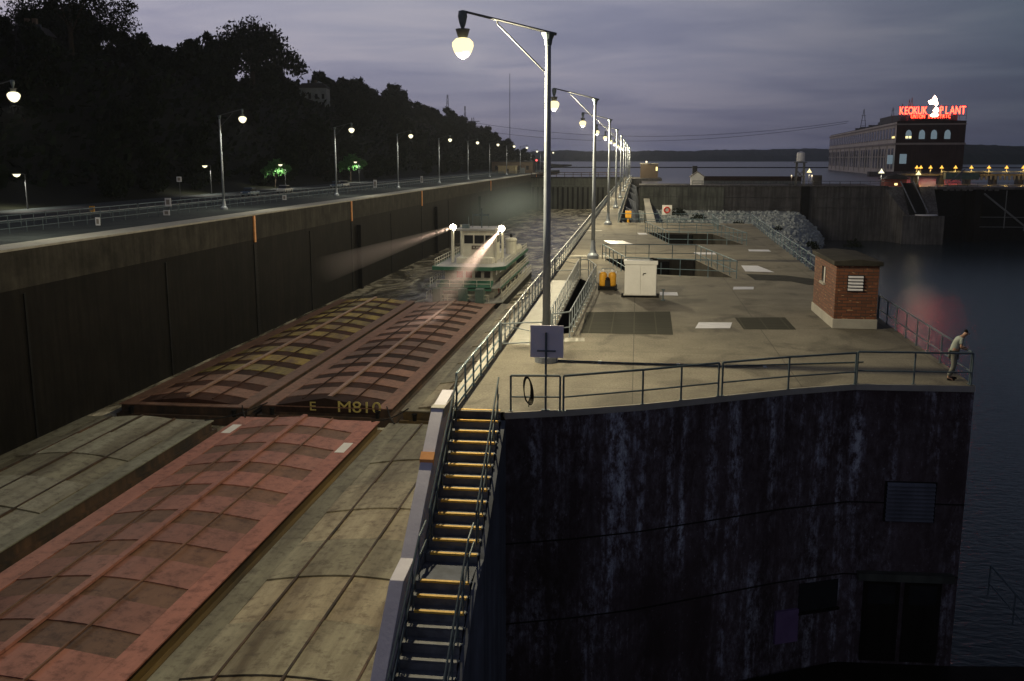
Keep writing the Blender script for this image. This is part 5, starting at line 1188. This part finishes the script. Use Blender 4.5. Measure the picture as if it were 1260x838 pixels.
lit = leaf_cloud([(0, 0, 3.6, 1.6), (1.6, 0, 3.3, 1.2), (-1.5, 0, 3.0, 1.1), (.6, 0, 4.4, 1.0), (2.6, -.2, 3.5, .7)], 1100, .26, 8, 'crown', 'leaf_green')
tree(-78.2, 206.5, .9, 1.1, 0, 'small lamp lit green tree, the smaller patch of green', rz=.3, crown=lit, trunk=trunk_mesh(5, .12, 3))
tree(-78.4, 264, .9, 1.45, 0, 'small lamp lit green tree, the larger patch of green', rz=.1, crown=lit, trunk=trunk_mesh(5, .12, 4))
# houses on the bluff
def house(x, y, z, wd, dp, h_, rz, m, label, porch=True, floors=2):
    t = thing('bluff_house', label, 'house', (x, y, z), rz); Wh = parent_world(t)
    def Q(mb, n, mt, par=t): return mb.xf(Wh).build(n, mt, par)
    Q(MB().box(-wd/2, wd/2, -dp/2, dp/2, -3, h_), 'wall', m)
    rf = Q(MB().slaby([(-wd/2-.5, h_), (wd/2+.5, h_), (wd/2-1.2, h_+1.8), (-wd/2+1.2, h_+1.8)], -dp/2-.5, dp/2+.5), 'roof', 'roof_dark')
    for cx_ in (-wd*.22, wd*.05): Q(MB().box(cx_-.4, cx_+.4, -.5, .5, h_+1, h_+3.4), 'chimney', 'brown_wall', rf)
    for fl in range(floors):
        for k in range(4):
            xx = -wd/2+wd*(k+.5)/4; Q(MB().box(xx-.5, xx+.5, -dp/2-.08, -dp/2, 1+fl*3.2, 2.9+fl*3.2), 'window', 'glass_dark')
    if porch:
        Q(MB().box(-wd/2, -wd*.05, -dp/2-2, -dp/2, 2.9, 3.2), 'porch_roof', m)
        for k in range(3): Q(MB().box(-wd/2+k*wd*.2, -wd/2+k*wd*.2+.25, -dp/2-2, -dp/2-1.75, -1, 2.9), 'porch_post', m)
        Q(MB().slaby([(wd*.02, h_), (wd*.42, h_), (wd*.22, h_+2.6)], -dp/2-.4, dp/2), 'gable', m)
house(-128, 386, 26.2, 10.5, 9, 8.4, .15, 'house_wall', 'pale two storey house with a porch under the dome shaped tree')
house(-146, 322, 33, 12, 9, 8, .1, 'knee_green', 'house whose green roof and chimneys show between the trees', False)
house(-122, 192, 27.5, 5.5, 6, 4.2, .2, 'dim_house', 'dim grey house beneath the huge tree', False)
# ------------------------------------------------------------------ haze
m_, t_, b_ = newmat('haze_air'); t_.nodes.remove(b_)
pv = t_.nodes.new('ShaderNodeVolumePrincipled'); pv.inputs['Density'].default_value = .00010; pv.inputs['Color'].default_value = (.80, .86, 1, 1); pv.inputs['Anisotropy'].default_value = .2
t_.links.new(pv.outputs[0], t_.nodes['Material Output'].inputs['Volume'])
HAZE = True
if HAZE: MB().box(-2600, 2600, -210, 6100, -17, 140).build('haze', 'haze_air', kind='stuff')

# thin exhaust and river mist hanging in the far chamber behind the towboat
m_, t_, b_ = newmat('smoke_air'); t_.nodes.remove(b_)
pv = t_.nodes.new('ShaderNodeVolumePrincipled'); pv.inputs['Color'].default_value = (.80, .95, .92, 1)
tc_ = t_.nodes.new('ShaderNodeTexCoord'); mp_ = t_.nodes.new('ShaderNodeMapping'); mp_.inputs['Location'].default_value = (-1, -1, -1); mp_.inputs['Scale'].default_value = (2, 2, 2)
t_.links.new(tc_.outputs['Generated'], mp_.inputs[0]); gr_ = t_.nodes.new('ShaderNodeTexGradient'); gr_.gradient_type = 'QUADRATIC_SPHERE'; t_.links.new(mp_.outputs[0], gr_.inputs[0])
t_.links.new(mth('MULTIPLY', gr_.outputs[1], .030, nt=t_), pv.inputs['Density'])
t_.links.new(pv.outputs[0], t_.nodes['Material Output'].inputs['Volume'])
g = MB().lathe([(.05, -1)]+[(math.cos(a_), math.sin(a_)) for a_ in [math.pi*(k/8-.5) for k in range(1, 8)]]+[(.05, 1)], n=20).xf(Matrix.Translation((-31, 245, -4.5)) @ Matrix.Diagonal((11, 75, 7.5, 1)))
o = g.build('smoke', 'smoke_air', kind='stuff', smooth=True, label='thin exhaust smoke hanging in the lock chamber behind the towboat', category='smoke')

# low bushes on the bank
for k, (x, y, s_, lb) in enumerate(((14.5, 236, 1.3, 'dark bush on the bank nearest the narrow far wall'), (23, 226, 1.1, 'dark bush in the middle of the pale gravel bank'), (31, 222, .9, 'small dark bush on the gravel bank next to the middle one'), (37, 214, 1.4, 'dark bush low on the gravel bank towards the river'), (51, 238, 2.0, 'big dark bush at the outer end of the gravel bank'), (10, 244, 1.6, 'dark bush against the foot of the pale cross wall'))):
    t = thing('bush', lb, 'bush', (x, y, bank_h(x, y)-.2)); me = leaf_cloud([(0, 0, .6, 1), (.8, 0, .4, .7), (-.8, .2, .4, .7)], 260, .22, 30+k, 'leaves')
    o = bpy.data.objects.new('leaves', me); C.objects.link(o); o.parent = t; t.scale = (s_, s_, s_)
